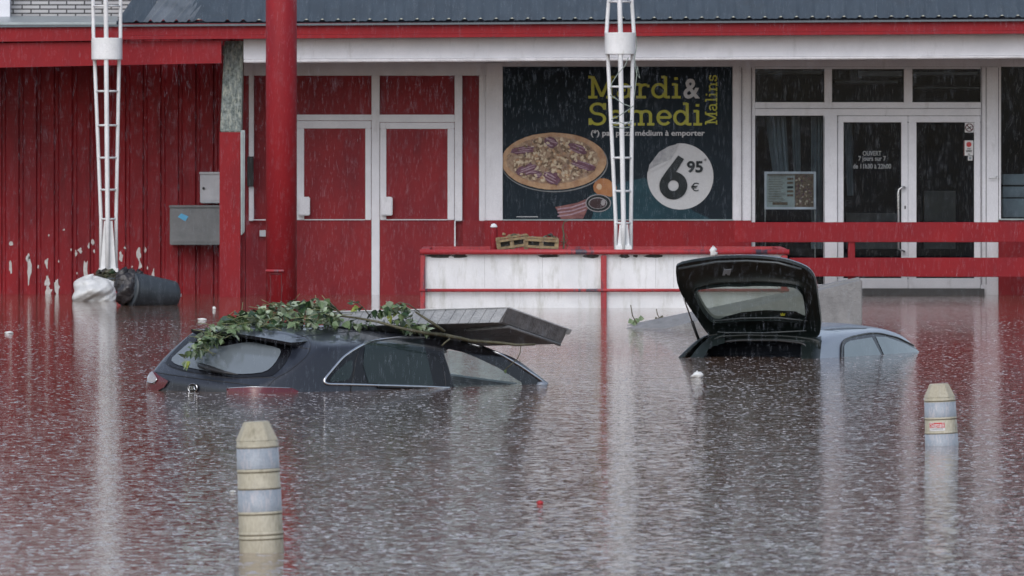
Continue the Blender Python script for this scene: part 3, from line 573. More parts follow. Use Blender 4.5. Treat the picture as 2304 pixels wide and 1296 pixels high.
# ------------------------------------------------------------ lattice masts
def mast(Y, chords, rungs, collar, plate, label, extra_top):
    (lt, ct, rt), (l0, c0, r0), (lb, cb, rb), ybot, ycol0, ycol1, top_x = *chords, collar[4], collar[1], collar[3], None
    e = empty('lattice_mast', P((lb + rb) / 2, ybot, Y), label, 'mast', 'white lattice sign masts')
    dpt = (r0 - l0) * Y / F * .8
    def xs(py):
        if py <= ycol0: u = (py) / ycol0; return (lt + (l0 - lt) * u, ct + (c0 - ct) * u, rt + (r0 - rt) * u)
        u = max(0, (py - ycol1) / (rungs[-1] - ycol1)); l, c_, r = l0 + 3 + (lb - l0 - 3) * u, c0 + (cb - c0) * u, r0 - 3 + (rb - r0 + 3) * u
        if py > rungs[-1]: l, c_, r = lb, cb, rb
        return l, c_, r
    ys = [-420, 0, ycol0, ycol1, rungs[-1], plate[1] + 25]
    for k in range(3):
        pts = []
        for y in ys:
            yy = y; a = xs(max(y, -60) if y < 0 else y); 
            Yk = Y + (0 if k == 1 else dpt * .87 * (a[2] - a[0]) / (r0 - l0))
            q = P(a[k], yy, Y); pts.append(Vector(((a[k] - 1152) * Y / F, Yk, q.z)))
        m = MB(); m.tube(pts, .029 if k == 1 else .023, 12); m.build('mast_tube', MAST, e, smooth=True)
    for y in rungs + [-130, -240]:
        m = MB()
        a = xs(y); w = dpt * .87 * (a[2] - a[0]) / (r0 - l0); z = P(0, y, Y).z
        p = [Vector(((a[0] - 1152) * Y / F, Y + w, z)), Vector(((a[1] - 1152) * Y / F, Y, z)), Vector(((a[2] - 1152) * Y / F, Y + w, z))]
        m.tube([p[0], p[1]], .013, 8); m.tube([p[1], p[2]], .013, 8); m.tube([p[2], p[0]], .012, 8)
        m.build('rung', MAST, e, smooth=True)
    # collar: bent sheet round the three tubes
    x0, x1 = collar[0], collar[2]; m = MB(); zb, ztp = P(0, collar[3], Y).z, P(0, collar[1], Y).z
    xa, xb = (x0 - 1152) * Y / F, (x1 - 1152) * Y / F; xc = (xa + xb) / 2
    pl = [(xa, Y + dpt)] + [(xc + (xb - xa) / 2 * math.cos(a), Y + dpt * .55 - (dpt * .55 + .04) * math.sin(a) ** .8) for a in np.linspace(math.pi, 0, 17)[1:-1]] + [(xb, Y + dpt)]
    m.prism([(a, b, zb) for a, b in pl], (0, 0, ztp - zb)); m.build('collar', MAST, e, bevel=.006)
    # base fin plates
    m = MB(); py0, py1, a, b = plate
    t = xs(rungs[-1])
    m.pquad([(t[0] + 8, py0), (t[1] - 2, py0), (t[1] - 2, py1), (a + 3, py1)], Y + .03, .02); m.pquad([(t[1] + 2, py0), (t[2] - 7, py0), (b - 3, py1), (t[1] + 2, py1)], Y + .03, .02)
    m.pquad([(a - 1, py1 - 8), (b + 1, py1 - 8), (b + 3, py1 + 30), (a - 3, py1 + 30)], Y - .02, .3)
    m.build('base_plate', MAST, e)
    return e
mast(98.2, ((207, 238, 269), (208, 239, 269), (226, 242, 260)), [13, 205, 282, 355, 427, 493], (204, 85, 273, 134, 640), (497, 612, 223, 264), 'white lattice mast standing behind the white sack at the left', 0)
mr = mast(93.6, ((1370, 1394, 1422), (1365, 1396, 1427), (1386, 1403, 1420), ), [3, 195, 277, 355, 430, 502], (1361, 73, 1430, 122, 560), (505, 560, 1386, 1420), 'white lattice mast rising from the long white planter', 0)
m = MB()
def wob(pts, r, jit=2): m.tube([P(x + random.uniform(-jit, jit), y + random.uniform(-jit, jit), 93.4) for x, y in pts], r, 5)
for pts in ([(1415, 130), (1405, 150), (1392, 165), (1378, 188), (1373, 200)], [(1374, 212), (1385, 222), (1400, 235), (1418, 238)], [(1376, 270), (1395, 258), (1412, 248), (1424, 240)], [(1376, 277), (1392, 273), (1408, 280), (1420, 270)], [(1375, 283), (1400, 287), (1420, 284)], [(1428, 72), (1432, 105), (1428, 130), (1434, 165), (1441, 178), (1436, 150), (1430, 190), (1428, 222)]): wob(pts, .006)
tag(m.build('tangled_wire', mat('grey_green_wire', (.22, .27, .25), .6)), 'thin tangled wires looped round the right lattice mast', 'wire')

# ------------------------------------------------------------ planter
YPF = 92.9; YPR = 95.0
e = empty('raised_planter', (xt(1360, YPF), YPF, 0), 'long white walled planter with worn red rails standing in the water before the poster', 'planter')
xa, xb = xt(948, YPF), xt(1770, YPF); ztop = zt(563, YPF)
m = MB(); 
for a, b in ((954, 1358), (1362, 1768)): m.box(xt(a, YPF), xt(b, YPF), YPF + .05, YPF + .12, -1, ztop - .03)
m.box(xa + .1, xb - .1, YPR, YPR + .07, -1, ztop - .03); m.box(xa + .03, xa + .1, YPF + .121, YPR + .07, -1, ztop - .03); m.box(xb - .1, xb - .03, YPF + .121, YPR + .07, -1, ztop - .03)
m.build('white_panel', PLANTER, e)
m = MB()
for x in (1090, 1220, 1475, 1515, 1640): m.pbox(x, 577, x + .8, 648, YPF + .048, .003)
pieces(m, 'panel_joint', mat('panel_joint_grey', (.45, .46, .47), .6), e)
for r in ((946, 957), (1352, 1365), (1758, 1772)): m = MB(); m.pbox(r[0], 574, r[1], 800, YPF - .012, .09); m.build('post', REDRAIL, e, bevel=.008)
for y0, y1, rr in ((561, 573, .032), (650, 656.5, .02)):
    m = MB(); zc = zt((y0 + y1) / 2, YPF); m.tube([(xa - .02, YPF - .01, zc), (xb + .03, YPF - .01, zc)], rr, 10); m.build('rail', REDRAIL, e, smooth=True)
m = MB(); m.box(xa, xb, YPR + .0, YPR + .1, ztop - .02, ztop + .02); m.box(xa, xa + .1, YPF + .03, YPR - .002, ztop - .02, ztop + .018); m.box(xb - .1, xb, YPF + .03, YPR - .002, ztop - .02, ztop + .018); m.build('rim', REDRAIL, e)
m = MB(); k = 60; g = [(xa + .1 + (xb - xa - .2) * i / k, YPF + .13 + (YPR - YPF - .14) * j / 6, ztop - .035 + random.uniform(-.02, .02)) for j in range(7) for i in range(k + 1)]
m.add(g, [(j * (k + 1) + i, j * (k + 1) + i + 1, (j + 1) * (k + 1) + i + 1, (j + 1) * (k + 1) + i) for j in range(6) for i in range(k)]); m.build('soil', SOIL, e)
m = MB()
for cx_, w_, h_ in ((990, 30, 5), (1035, 18, 5), (1235, 25, 4), (1330, 22, 5), (1405, 12, 5), (1470, 20, 4), (1430, 6, 3)):
    zb = zt(577, YPF)
    m.poly([P(cx_ + w_ * math.cos(a) * random.uniform(.7, 1.2), 576 + h_ * math.sin(a) * random.uniform(.7, 1.2), YPF + .046) for a in np.linspace(0, 2 * math.pi, 15)[:-1]])
pieces(m, 'grime_patch', MUD, e)
# small red stub + pallets on planter
def box_rot(m, c, sx, sy, sz, rz=0, rx=0, ry=0, mt=None):
    Rm = Matrix.Rotation(rz, 3, 'Z') @ Matrix.Rotation(ry, 3, 'Y') @ Matrix.Rotation(rx, 3, 'X'); q = []
    for z in (-1, 1):
        for x, y in ((-1, -1), (1, -1), (1, 1), (-1, 1)): q.append(Vector(c) + Rm @ Vector((x * sx / 2, y * sy / 2, z * sz / 2)))
    m.hexa(q, mt)
def crate(cx, cy, w, h, Y, ry, label):
    c0 = P(cx, cy, Y); e_ = empty('wooden_crate', c0, label, 'crate', 'broken wooden crates on the planter')
    for k in range(5): m = MB(); box_rot(m, c0 + Vector((0, -.18 + .09 * k, h)), w, .06, .018, 0, 0, ry); m.build('top_slat', WOOD, e_)
    for s in (-1, 0, 1):
        for t in (-1, 1): m = MB(); box_rot(m, c0 + Vector((s * w * .46, t * .18, h / 2)), .05, .05, h - .02, 0, 0, ry); m.build('corner_post', WOOD, e_)
    for q in (.25, .8):
        m = MB(); box_rot(m, c0 + Vector((0, -.215, h * q)), w, .015, .03, 0, 0, ry); m.build('side_board', WOOD, e_)
    m = MB(); box_rot(m, c0 + Vector((0, 0, h * .45)), w * .85, .26, h * .7, 0, 0, ry); m.build('dark_filling', MUD, e_)
crate(1152, 562, .36, .16, 94.2, -.14, 'pale wooden crate with tilted slats, left one on the planter')
crate(1218, 562, .40, .145, 94.15, .05, 'dark filled wooden crate, right one beside the twig on the planter')
m = MB(); m.tube([P(1111, 512, 94.3), P(1111, 575, 94.3)], .045, 12, RED); m.lathe([(.03, 0), (.045, .02), (.03, .05), (.01, .06)], P(1111, 514, 94.3), 12, PLANTER); tag(m.build('short_post', RED), 'short red post with a pale cap at the left end of the crates', 'post')
m = MB(); m.tube([P(1268, 560, 94.1), P(1269, 530, 94.1), P(1266, 512, 94.1), P(1269, 500, 94.1), P(1278, 497, 94.1)], [.012, .011, .009, .007, .004], 6)
for i in range(14): a = random.uniform(0, 6.28); q = P(1266 + random.uniform(-14, 16), 530 + random.uniform(0, 28), 94.1 + random.uniform(-.1, .1)); m.tube([q, q + Vector((math.cos(a) * .06, .02, math.sin(a) * .06))], .004, 4)
tag(m.build('dead_twig', BARK), 'thin brown twig standing upright right of the crates', 'twig')
def lumpy(m, c, rad, n=14, k=10, jit=.18, seed=0, mt=None, flat=None):
    r = random.Random(seed); vs = []; ph = [(r.uniform(1, 4), r.uniform(1, 4), r.uniform(0, 6)) for _ in range(5)]
    for i in range(k + 1):
        th = math.pi * i / k
        for j in range(n):
            a = 2 * math.pi * j / n
            q = 1 + jit * sum(math.sin(p * a + p2 * th * 2 + p3) for p, p2, p3 in ph) / 2.5
            z = math.cos(th) * rad[2] * q
            vs.append((c[0] + math.sin(th) * math.cos(a) * rad[0] * q, c[1] + math.sin(th) * math.sin(a) * rad[1] * q, c[2] + z))
    m.add(vs, [(i * n + j, i * n + (j + 1) % n, (i + 1) * n + (j + 1) % n, (i + 1) * n + j) for i in range(k) for j in range(n)], mt)
m = MB(); lumpy(m, P(1605, 568, YPF - .03), (.045, .03, .065), jit=.3, seed=3); tag(m.build('white_rag', SACK, smooth=True), 'crumpled white rag caught on the red rail of the planter', 'rag')
m = MB()
for i in range(26): q = P(random.uniform(1130, 1255), 533 + random.uniform(-6, 6) + (4 if random.random() < .5 else 0), 94.15 + random.uniform(-.15, .15)); lumpy(m, q, (random.uniform(.02, .05), .03, random.uniform(.01, .025)), 8, 6, .3, i, random.choice([MUD, WOOD, CONC, BARK]))
tag(m.build('debris_heap', MUD, smooth=True), 'loose muddy debris lying on top of the crates', 'debris')

# ------------------------------------------------------------ board fence before the doors
YF_ = 100.7
e = empty('board_fence', (xt(1915, YF_), YF_, 0), 'red two board railing crossing in front of the glass entrance doors', 'fence')
m = MB(); m.pquad([(1652, 500), (3100, 500), (3100, 545), (1652, 545)], YF_, .05); m.build('board', RED, e, bevel=.006)
m = MB(); m.pquad([(1776, 580), (3100, 579), (3100, 626), (1776, 622)], YF_ + .01, .05); m.build('board', RED, e, bevel=.006)
for x in (1908, 2330, 2760): m = MB(); m.pbox(x, 502, x + 16, 760, YF_ + .0625, .1); m.build('post', RED, e, bevel=.006)
m = MB(); m.pbox(1909, 545, 1923, 580, YF_ + .02, .04); m.build('post_face', RED, e)

# ------------------------------------------------------------ concrete ramp
YN = 81.7
e = empty('concrete_ramp', (xt(1800, YN), YN, 0), 'grey concrete ramp with sloping walls rising behind the open tailgate car', 'ramp')
def wedge(xs0, ys, xs1, ytop, Y, th, back_shift):
    m = MB(); a = P(xs0, 740, Y); b = P(xs1, ytop, Y); a.z = -.05; zb = b.z; sl = (zb - a.z) / (b.x - a.x)
    f = [(a.x - .3, Y, -.3), (b.x, Y, -1), (b.x, Y, zb), (a.x, Y, 0.0)]
    bx = a.x - back_shift
    k = [(bx - .3, Y + th, -.3), (b.x, Y + th, -1), (b.x, Y + th, zb), (bx, Y + th, 0.0)]
    m.hexa([f[0], f[1], k[1], k[0], f[3], f[2], k[2], k[3]]); return m
wedge(1500, 740, 1940, 629, YN, .34, .45).build('near_wall', CONC, e, bevel=.012)
m = wedge(1470, 740, 1936, 624, YN + 1.55, .3, .3); m.build('far_wall', CONC, e, bevel=.012)
m = MB(); a = xt(1560, YN); b = xt(1938, YN); zt_ = zt(650, YN)
m.hexa([(a, YN + .345, -1), (b, YN + .345, -1), (b, YN + 1.548, -1), (a, YN + 1.548, -1), (a, YN + .345, -.05), (b, YN + .345, zt_), (b, YN + 1.548, zt_), (a, YN + 1.548, -.05)]); m.build('ramp_floor', mat('shaded_wet_ramp', (.09, .088, .085), .6, (.05, .05, .05), 8), e)  # floor coloured darker for the shade between the ramp walls

# ------------------------------------------------------------ sack, bin, debris at left
m = MB(); lumpy(m, P(212, 660, 97.4) + Vector((0, 0, .02)), (.30, .25, .20), 72, 44, .10, 21)
c0 = P(212, 660, 97.4)
for i, v in enumerate(m.v):
    x, y, z = v; u = (x - c0.x); w = math.sin(u * 7 + z * 14 + 1) + .6 * math.sin(u * 17 - z * 9)
    fold = abs(math.sin(u * 11 + (z) * 8)) ** .5 * .028 + .02 * abs(math.sin(u * 23 - z * 31 + y * 9))
    m.v[i] = (x + .012 * w, y - fold, max(z, -.1) * (1 - .18 * max(0, u / .3)) + .012 * w)
tag(m.build('plastic_sack', SACK, smooth=True), 'bulging white plastic sack floating at the foot of the left mast', 'sack')
m = MB()
for i in range(60): a = random.uniform(0, 1); q = P(218 + 44 * random.random(), 630 - 16 * math.sin(random.random() * 3.1) + random.uniform(-5, 6), 97.9 + random.uniform(-.15, .1)); lumpy(m, q, (random.uniform(.015, .06), .04, random.uniform(.01, .035)), 8, 6, .35, i, random.choice([MUD, MUD, BARK, LEAFS[2], PANEL_BLUE]))
for i in range(30): q = P(218 + 44 * random.random(), 625 + random.uniform(-8, 12), 97.7); a = random.uniform(0, 3.14); m.tube([q, q + Vector((math.cos(a) * .12, .02, math.sin(a) * .05))], .004, 4, BARK)
tag(m.build('debris_pile', MUD, smooth=True), 'dark mud and twig debris heaped behind the white sack', 'debris')
yb = YW(688) + .3
e = empty('fallen_bin', P(335, 688, yb), 'dark grey plastic bin lying on its side in the water beside the white sack', 'bin')
cA = P(290, 652, yb - .1); cB = P(392, 665, yb + .25)
m = MB(); ax = (cB - cA); pr = [(0, .215), (.02, .22), (.3, .215), (.85, .185), (.97, .175), (1.0, .15), (1.0, .01)]
m.tube([cA + ax * t for t, r in pr], [r for t, r in pr], 32); m.build('bin_body', BINM, e, smooth=True)
m = MB(); ring = []
m.tube([cA - ax * .03, cA - ax * .01, cA + ax * .02, cA + ax * .025], [.225, .24, .24, .222], 32); m.build('bin_rim', BINM, e, smooth=True)
m = MB(); q = P(400, 663, yb + .25); m.pbox(401, 661, 408, 668, yb + .2, .08); m.build('foot', WBOX, e)
m = MB(); lumpy(m, P(285, 650, yb - .14), (.14, .16, .21), 30, 22, .16, 5); lumpy(m, P(313, 622, yb - .05), (.05, .05, .07), 12, 8, .3, 8); lumpy(m, P(284, 630, yb - .12), (.12, .12, .13), 26, 16, .25, 9); lumpy(m, P(300, 622, yb - .02), (.06, .08, .07), 16, 10, .3, 19)
for i, v in enumerate(m.v): m.v[i] = (v[0] + random.uniform(-.008, .008), v[1] + random.uniform(-.01, .01), v[2] + random.uniform(-.008, .008))
tag(m.build('rubbish_bag', mat('black_bag_with_mud', (.03, .027, .03), .35, (.014, .013, .016), 20, bump=.02, bscale=18), smooth=True), 'muddy black rubbish bag bulging out of the fallen bin', 'rubbish bag')

# ------------------------------------------------------------ bollards
def bollard(cx, ytop, ywl, wpx, leanpx, label, bands, sticker=False):
    Y = YW(ywl); s = Y / F; r = wpx / 2 * s
    zwl = 0; ztp = H + (HY - ytop) * s; hgt = ztp
    ang = math.atan2(leanpx, ywl - ytop)
    basex = (cx - 1152) * s
    e = empty('bollard', (basex, Y, 0), label, 'bollard', 'cream bollards standing in the flood water', rot=(0, ang, 0))
    n = 12
    zz = lambda py: hgt - (py - ytop) * s
    tp = lambda py: 1 - .07 * (ywl - py) / (ywl - bands['cap'])
    def seg(name, y0, y1, r0, r1, mt, par=e, lip=False):
        m = MB(); r0 = r0 * tp(y1); r1 = r1 * tp(y0); pr = [(r0, zz(y1)), (r0, zz(y1) + .001), (r1, zz(y0))] if not lip else [(r0, zz(y1)), (r0 + .004, zz(y1) + .004), (r1 + .004, zz(y0) - .004), (r1, zz(y0))]
        m.lathe(pr, (0, 0, 0), 40); o = m.build(name, mt, None); o.parent = e; 
        for p in o.data.polygons: p.use_smooth = abs(p.normal.z) < .7
        return o
    b = bands; yb0 = b['cap']
    # body
    m = MB(); m.lathe([(r * .995, -1.1), (r * .995, 0), (r * .925, zz(b['cap']) - .002)], (0, 0, 0), 32)
    o = m.build('bollard_body', CREAM, None); o.parent = e
    for p in o.data.polygons: p.use_smooth = p.normal.z < .3
    bm = bmesh.new(); bm.from_mesh(o.data); bm.to_mesh(o.data); bm.free()
    m = MB(); m.lathe([(r * .965, zz(b['cap']) - .003), (r * .965, zz(b['cap'])), (r * .60, zz(ytop) - .005), (r * .54, zz(ytop))], (0, 0, 0), 9); o = m.build('cap', CREAM, None, bevel=.003); o.parent = e
    for y0, y1 in b['refl']: seg('reflective_band', y0, y1, r * 1.004, r * 1.004, REFL)
    for y in b['rings']:
        seg('ring', y, y + 5 * wpx / 98, r * 1.012, r * 1.012, CREAM); seg('ring_groove', y + 5 * wpx / 98, y + 7.5 * wpx / 98, r * 1.004, r * 1.004, mat('ring_grime', (.12, .10, .06), .8) if 'ring_grime' not in bpy.data.materials else bpy.data.materials['ring_grime'])
    if sticker:
        yy0, yy1 = 948, 968
        def cyl(px0, px1, y0, y1, rr, mt, name):
            rr = rr * tp((y0 + y1) / 2); m = MB(); k = 8; vs = []
            for i in range(k + 1):
                px = px0 + (px1 - px0) * i / k; a = math.asin(max(-1, min(1, (px - (cx - 3)) * s / rr)))
                vs += [(rr * math.sin(a), -rr * math.cos(a), zz(y0)), (rr * math.sin(a), -rr * math.cos(a), zz(y1))]
            m.add(vs, [(2 * i, 2 * i + 2, 2 * i + 3, 2 * i + 1) for i in range(k)]); o = m.build(name, mt, None); o.parent = e; return o
        cyl(2089, 2123, 949, 968, r * 1.012, STICKW, 'sticker'); cyl(2089.5, 2122.5, 949.5, 961, r * 1.018, STICKR, 'sticker_band'); 
        t = textm('Signali', .05, 'sticker_text', STICKW, None, (0, 0, 0), width=30 * s, bold=.0006, ext=0)
        for v in t.data.vertices:
            x = v.co.x + (2106 - (cx - 3)) * s; rr = r * 1.026 * tp(958); a = math.asin(max(-1, min(1, x / rr))); v.co = (rr * math.sin(a), -rr * math.cos(a), zz(959.5) + (v.co.z) * .85)
        t.parent = e
        cyl(2093, 2119, 963, 964, r * 1.02, GREYBOX, 'sticker_line')
bollard(589, 948, 1242, 101, -12, 'nearer cream bollard with two grey reflective bands, at the lower left', dict(cap=990, refl=[(1006, 1054), (1101, 1150)], rings=[1000, 1055, 1093, 1150, 1196, 1206]))
bollard(2119, 863, 1002, 75, -6, 'farther cream bollard with a red and white sticker, at the lower right', dict(cap=893, refl=[(904, 938), (974, 1010)], rings=[897, 938, 970]), sticker=True)

# ------------------------------------------------------------ cars
def inpoly(x, y, poly):
    c = False; n = len(poly); j = n - 1
    for i in range(n):
        xi, yi = poly[i]; xj, yj = poly[j]
        if (yi > y) != (yj > y) and x < (xj - xi) * (y - yi) / (yj - yi) + xi: c = not c
        j = i
    return c
def proj(w): return (1152 + w[0] * F / w[1], HY - (w[2] - H) * F / w[1])
class Car:
    def __init__(s, name, o, phi, pitch, roll, planes, axis, k, label, res=(420, 360), kk=None):
        s.e = empty(name, o, label, 'car', rot=None)
        s.M = Matrix.Translation(Vector(o)) @ Matrix.Rotation(math.radians(phi), 4, 'Z') @ Matrix.Rotation(math.radians(pitch), 4, 'Y') @ Matrix.Rotation(math.radians(roll), 4, 'X')
        s.e.matrix_basis = s.M; bpy.context.view_layer.update()
        s.I = s.M.inverted()
        na, nt = res
        th = np.radians(np.linspace(-35, 215, nt)); xa, xb, z0 = axis
        t1 = np.linspace(math.pi / 2, 0, int(na * .3)); xm = np.linspace(xa, xb, int(na * .4)); t2 = np.linspace(0, math.pi / 2, int(na * .3))
        O = []; D = []
        for t in t1[:-1]: O.append(xa); D.append((-math.sin(t), math.cos(t)))
        for x in xm: O.append(x); D.append((0, 1))
        for t in t2[1:]: O.append(xb); D.append((math.sin(t), math.cos(t)))
        O = np.array(O)[:, None] * np.ones((1, nt)); dx = np.array([d[0] for d in D])[:, None] * np.ones((1, nt)); dr = np.array([d[1] for d in D])[:, None]
        dy = -np.cos(th)[None, :] * dr; dz = np.sin(th)[None, :] * dr
        lo = np.zeros_like(O); hi = np.ones_like(O) * 6
        def Fv(t):
            x, y, z = O + dx * t, dy * t, z0 + dz * t
            h = np.stack(planes(x, y, z)); mx = h.max(0); return mx + k * np.log(np.exp((h - mx) / k).sum(0))
        for _ in range(40):
            md = (lo + hi) / 2; v = Fv(md); hi = np.where(v > 0, md, hi); lo = np.where(v > 0, lo, md)
        t = (lo + hi) / 2; X, Y_, Z = O + dx * t, dy * t, z0 + dz * t; s.nA, s.nT = X.shape
        s.V = [Vector((float(a), float(b), float(c))) for a, b, c in zip(X.ravel(), Y_.ravel(), Z.ravel())]
        s.Fc = [(i * nt + j, (i + 1) * nt + j, (i + 1) * nt + j + 1, i * nt + j + 1) for i in range(s.nA - 1) for j in range(nt - 1)]
        s.W = [s.M @ v for v in s.V]; s.bvh = BVHTree.FromPolygons(s.W, s.Fc)
    def hit(s, px, py):
        o = Vector((0, 0, H)); d = (P(px, py, 50) - o).normalized(); h, n, i, dd = s.bvh.ray_cast(o, d)
        if h is None: return None, None
        if n.dot(d) > 0: n = -n
        return h, n
    def body(s, name, mt, keep, thick=.012, inner=None, alt=None, altmat=None):
        m = MB(); fs = []
        for f in s.Fc:
            c = sum((s.V[i] for i in f), Vector()) / 4
            if keep(c): fs.append(f)
        m.add(s.V, fs); o = m.build(name, mt, None, smooth=True); o.parent = s.e
        if inner: o.data.materials.append(inner)
        if alt:
            o.data.materials.append(altmat)
            for pl in o.data.polygons:
                if alt(pl.center): pl.material_index = 2
        md = o.modifiers.new('thick', 'SOLIDIFY'); md.thickness = thick; md.offset = -1
        if inner: md.material_offset = 1; md.material_offset_rim = 1
        return o
    def patch(s, name, mt, poly, off=.004, step=4, mirror=False, parent=None, both=False):
        # picture polygon wrapped onto the body surface, as a sheet of its own
        pts = []
        for i in range(len(poly)):
            a, b = poly[i], poly[(i + 1) % len(poly)]; L = math.hypot(b[0] - a[0], b[1] - a[1]); k = max(1, int(L / step))
            pts += [(a[0] + (b[0] - a[0]) * j / k, a[1] + (b[1] - a[1]) * j / k) for j in range(k)]
        nb = len(pts); xs = [p[0] for p in poly]; ys = [p[1] for p in poly]
        y = min(ys) + step / 2
        while y < max(ys):
            x = min(xs) + step / 2
            while x < max(xs):
                if inpoly(x, y, poly) and min((x - q[0]) ** 2 + (y - q[1]) ** 2 for q in pts[:nb]) > (step * .5) ** 2: pts.append((x, y))
                x += step
            y += step
        r = delaunay_2d_cdt([Vector(p) for p in pts], [], [list(range(nb))], 1, 1e-4)
        vs = []; ok = {}
        for i, p in enumerate(r[0]):
            h, n = s.hit(p[0], p[1])
            if h is None:
                # slide toward the centroid until the body is met
                cx_, cy_ = sum(xs) / len(xs), sum(ys) / len(ys)
                for t in np.linspace(.02, .6, 30):
                    h, n = s.hit(p[0] + (cx_ - p[0]) * t, p[1] + (cy_ - p[1]) * t)
                    if h is not None: break
            if h is None: continue
            q = s.I @ (h + n * off); ok[i] = len(vs); vs.append(q)
        fs = [tuple(ok[i] for i in f) for f in r[2] if all(i in ok for i in f)]
        par = parent or s.e; objs = []
        for sg in ((1, -1) if both else ((-1,) if mirror else (1,))):
            m = MB(); m.add([(v[0], v[1] * sg, v[2]) for v in vs], fs); o = m.build(name, mt, None, smooth=True); o.parent = par
            if par is not s.e: o.matrix_parent_inverse = Matrix.Identity(4)
            objs.append(o)
        return objs
    def line(s, name, mt, pts, r=.004, off=0, both=False, parent=None, n=6, dens=5):
        out = []
        for a, b in zip(pts[:-1], pts[1:]):
            k = max(1, int(math.hypot(b[0] - a[0], b[1] - a[1]) / dens))
            out += [(a[0] + (b[0] - a[0]) * j / k, a[1] + (b[1] - a[1]) * j / k) for j in range(k)]
        out.append(pts[-1]); L = []
        for p in out:
            h, nn = s.hit(*p)
            if h is not None: L.append(s.I @ (h + nn * off))
        if len(L) < 2: return []
        # smooth
        for _ in range(2): L = [L[0]] + [(L[i - 1] + L[i] * 2 + L[i + 1]) / 4 for i in range(1, len(L) - 1)] + [L[-1]]
        objs = []
        for sg in ((1, -1) if both else (1,)):
            m = MB(); m.tube([(v.x, v.y * sg, v.z) for v in L], r, n); o = m.build(name, mt, None, smooth=True); o.parent = parent or s.e; objs.append(o)
        return objs
    def local_holes(s, polys):
        def f(c):
            q = Vector((c.x, -abs(c.y), c.z)); w = s.M @ q; x, y = proj(w)
            return any(inpoly(x, y, p) for p in polys)
        return f
def smoothpoly(pts, it=2):
    for _ in range(it):
        q = []
        for i in range(len(pts)):
            a, b = pts[i], pts[(i + 1) % len(pts)]; q += [(a[0] * .78 + b[0] * .22, a[1] * .78 + b[1] * .22), (a[0] * .22 + b[0] * .78, a[1] * .22 + b[1] * .78)]
        pts = q
    return pts
def k8(*a): return [(300 + u / 4.189, 640 + v / 4.19) for u, v in a]
def k2(*a): return [(700 + u / 3.84, 640 + v / 3.84) for u, v in a]
def kc(*a): return [(1480 + u / 3.716, 560 + v / 3.716) for u, v in a]
# ---- dark estate car, near
def planes1(x, y, z):
    ay = np.abs(y)
    zr = .545 - .055 * np.maximum(0, (1.6 - x) / 1.1) ** 2 - .03 * np.maximum(0, (x - 1.9) / .9) ** 2
    roof = z - zr + .10 * (y / .6) ** 2 * .5
    side = (ay - (.85 - .36 * (z - .03) - .32 * np.maximum(0, (.9 - x) / .9) ** 2 - .05 * np.maximum(0, (x - 2.2)) ** 2)) * .94
    low = ay - .885 + .32 * np.maximum(0, (.9 - x) / .9) ** 2
    rx = x - .18 * y * y
    rg = -(rx - .14) * .53 + (z - .17) * .848
    rl = -rx * .995 - z * .08
    wx = x + .14 * y * y
    ws = (wx - 3.43) * .41 + (z - .27) * .912
    return [roof, side, low, rg, rl, ws, x - 4.2]
K = Car('parked_car', (-2.44, 60.0, .0), 50, 3, 5, planes1, (.9, 3.0, -.15), .018, 'dark blue estate car sunk to its windows with branch and slab on its roof')
ow = k2((1130, 560), (1200, 535), (1330, 570), (1450, 615), (1640, 712), (1840, 845), (1850, 905), (1240, 905), (1190, 740))
K_front = K.local_holes([ow]); 
def keep1(c):
    if K_front(c): return False
    zw = .27 + (3.43 - c.x - .14 * c.y * c.y) * .45
    if abs(c.z - zw) < .03 and c.x > 2.70 and abs(c.y) < .86 - .36 * c.z - .12 and c.z > -.2: return False
    return True
K.body('body', PAINT1, keep1, inner=BLACK)
# rear
K.patch('rear_screen_surround', TRIM, smoothpoly(k8((300, 725), (420, 590), (560, 445), (800, 480), (1100, 510), (1490, 580), (1490, 640), (1440, 740), (1360, 830), (1290, 872), (1000, 880), (800, 868), (480, 815), (340, 770)), 1), .003)  # black border; its top also holds the shade under the spoiler
rs = K.patch('rear_screen', REARGLASS, smoothpoly(k8((350, 715), (440, 630), (545, 540), (700, 575), (830, 595), (1000, 560), (1120, 548), (1380, 605), (1395, 650), (1330, 760), (1250, 830), (1100, 850), (860, 850), (520, 790), (400, 760)), 1), .007)[0]
K.line('panel_gap', BLACK, k8((1490, 578), (1670, 610)), .0035); K.line('panel_gap', BLACK, k8((1540, 470), (1620, 490), (1665, 540), (1677, 600), (1640, 670), (1560, 745), (1450, 830), (1350, 878), (1250, 980)), .0035)
K.line('panel_gap', BLACK, k8((300, 735), (340, 778), (480, 820), (800, 874), (990, 886), (1340, 876)), .004)
K.line('tailgate_edge', BLACK, k8((195, 825), (330, 850), (700, 900), (1000, 935), (1240, 975)), .005)
K.line('roof_seam', BLACK, k8((1340, 525), (1540, 500), (1700, 480), (2000, 450), (2304, 425)) + k2((300, 410), (600, 390), (900, 400)), .0035)
# spoiler: wedge slab over the screen
sp = [K.hit(*p) for p in k8((600, 470), (900, 500), (1200, 545), (1470, 590))]
L0 = [K.I @ h for h, n in sp if h is not None]
m = MB(); ys_ = np.linspace(.56, -.50, 13); top = []; edge = []; lip = []; under = []
for y in ys_:
    q = (y / .56) ** 2
    top.append((.92 + .06 * q, y * .98, .527 - .05 * q)); edge.append((.42 + .07 * q, y, .462 - .018 * q)); lip.append((.425 + .07 * q, y, .440 - .018 * q)); under.append((.66 + .05 * q, y * .97, .40 - .04 * q))
n_ = len(ys_); m.add(top + edge, [(i, i + 1, n_ + i + 1, n_ + i) for i in range(n_ - 1)], PAINT1)
m.add(edge + lip + under, [(i, i + 1, n_ + i + 1, n_ + i) for i in range(n_ - 1)] + [(n_ + i, n_ + i + 1, 2 * n_ + i + 1, 2 * n_ + i) for i in range(n_ - 1)], TRIM)
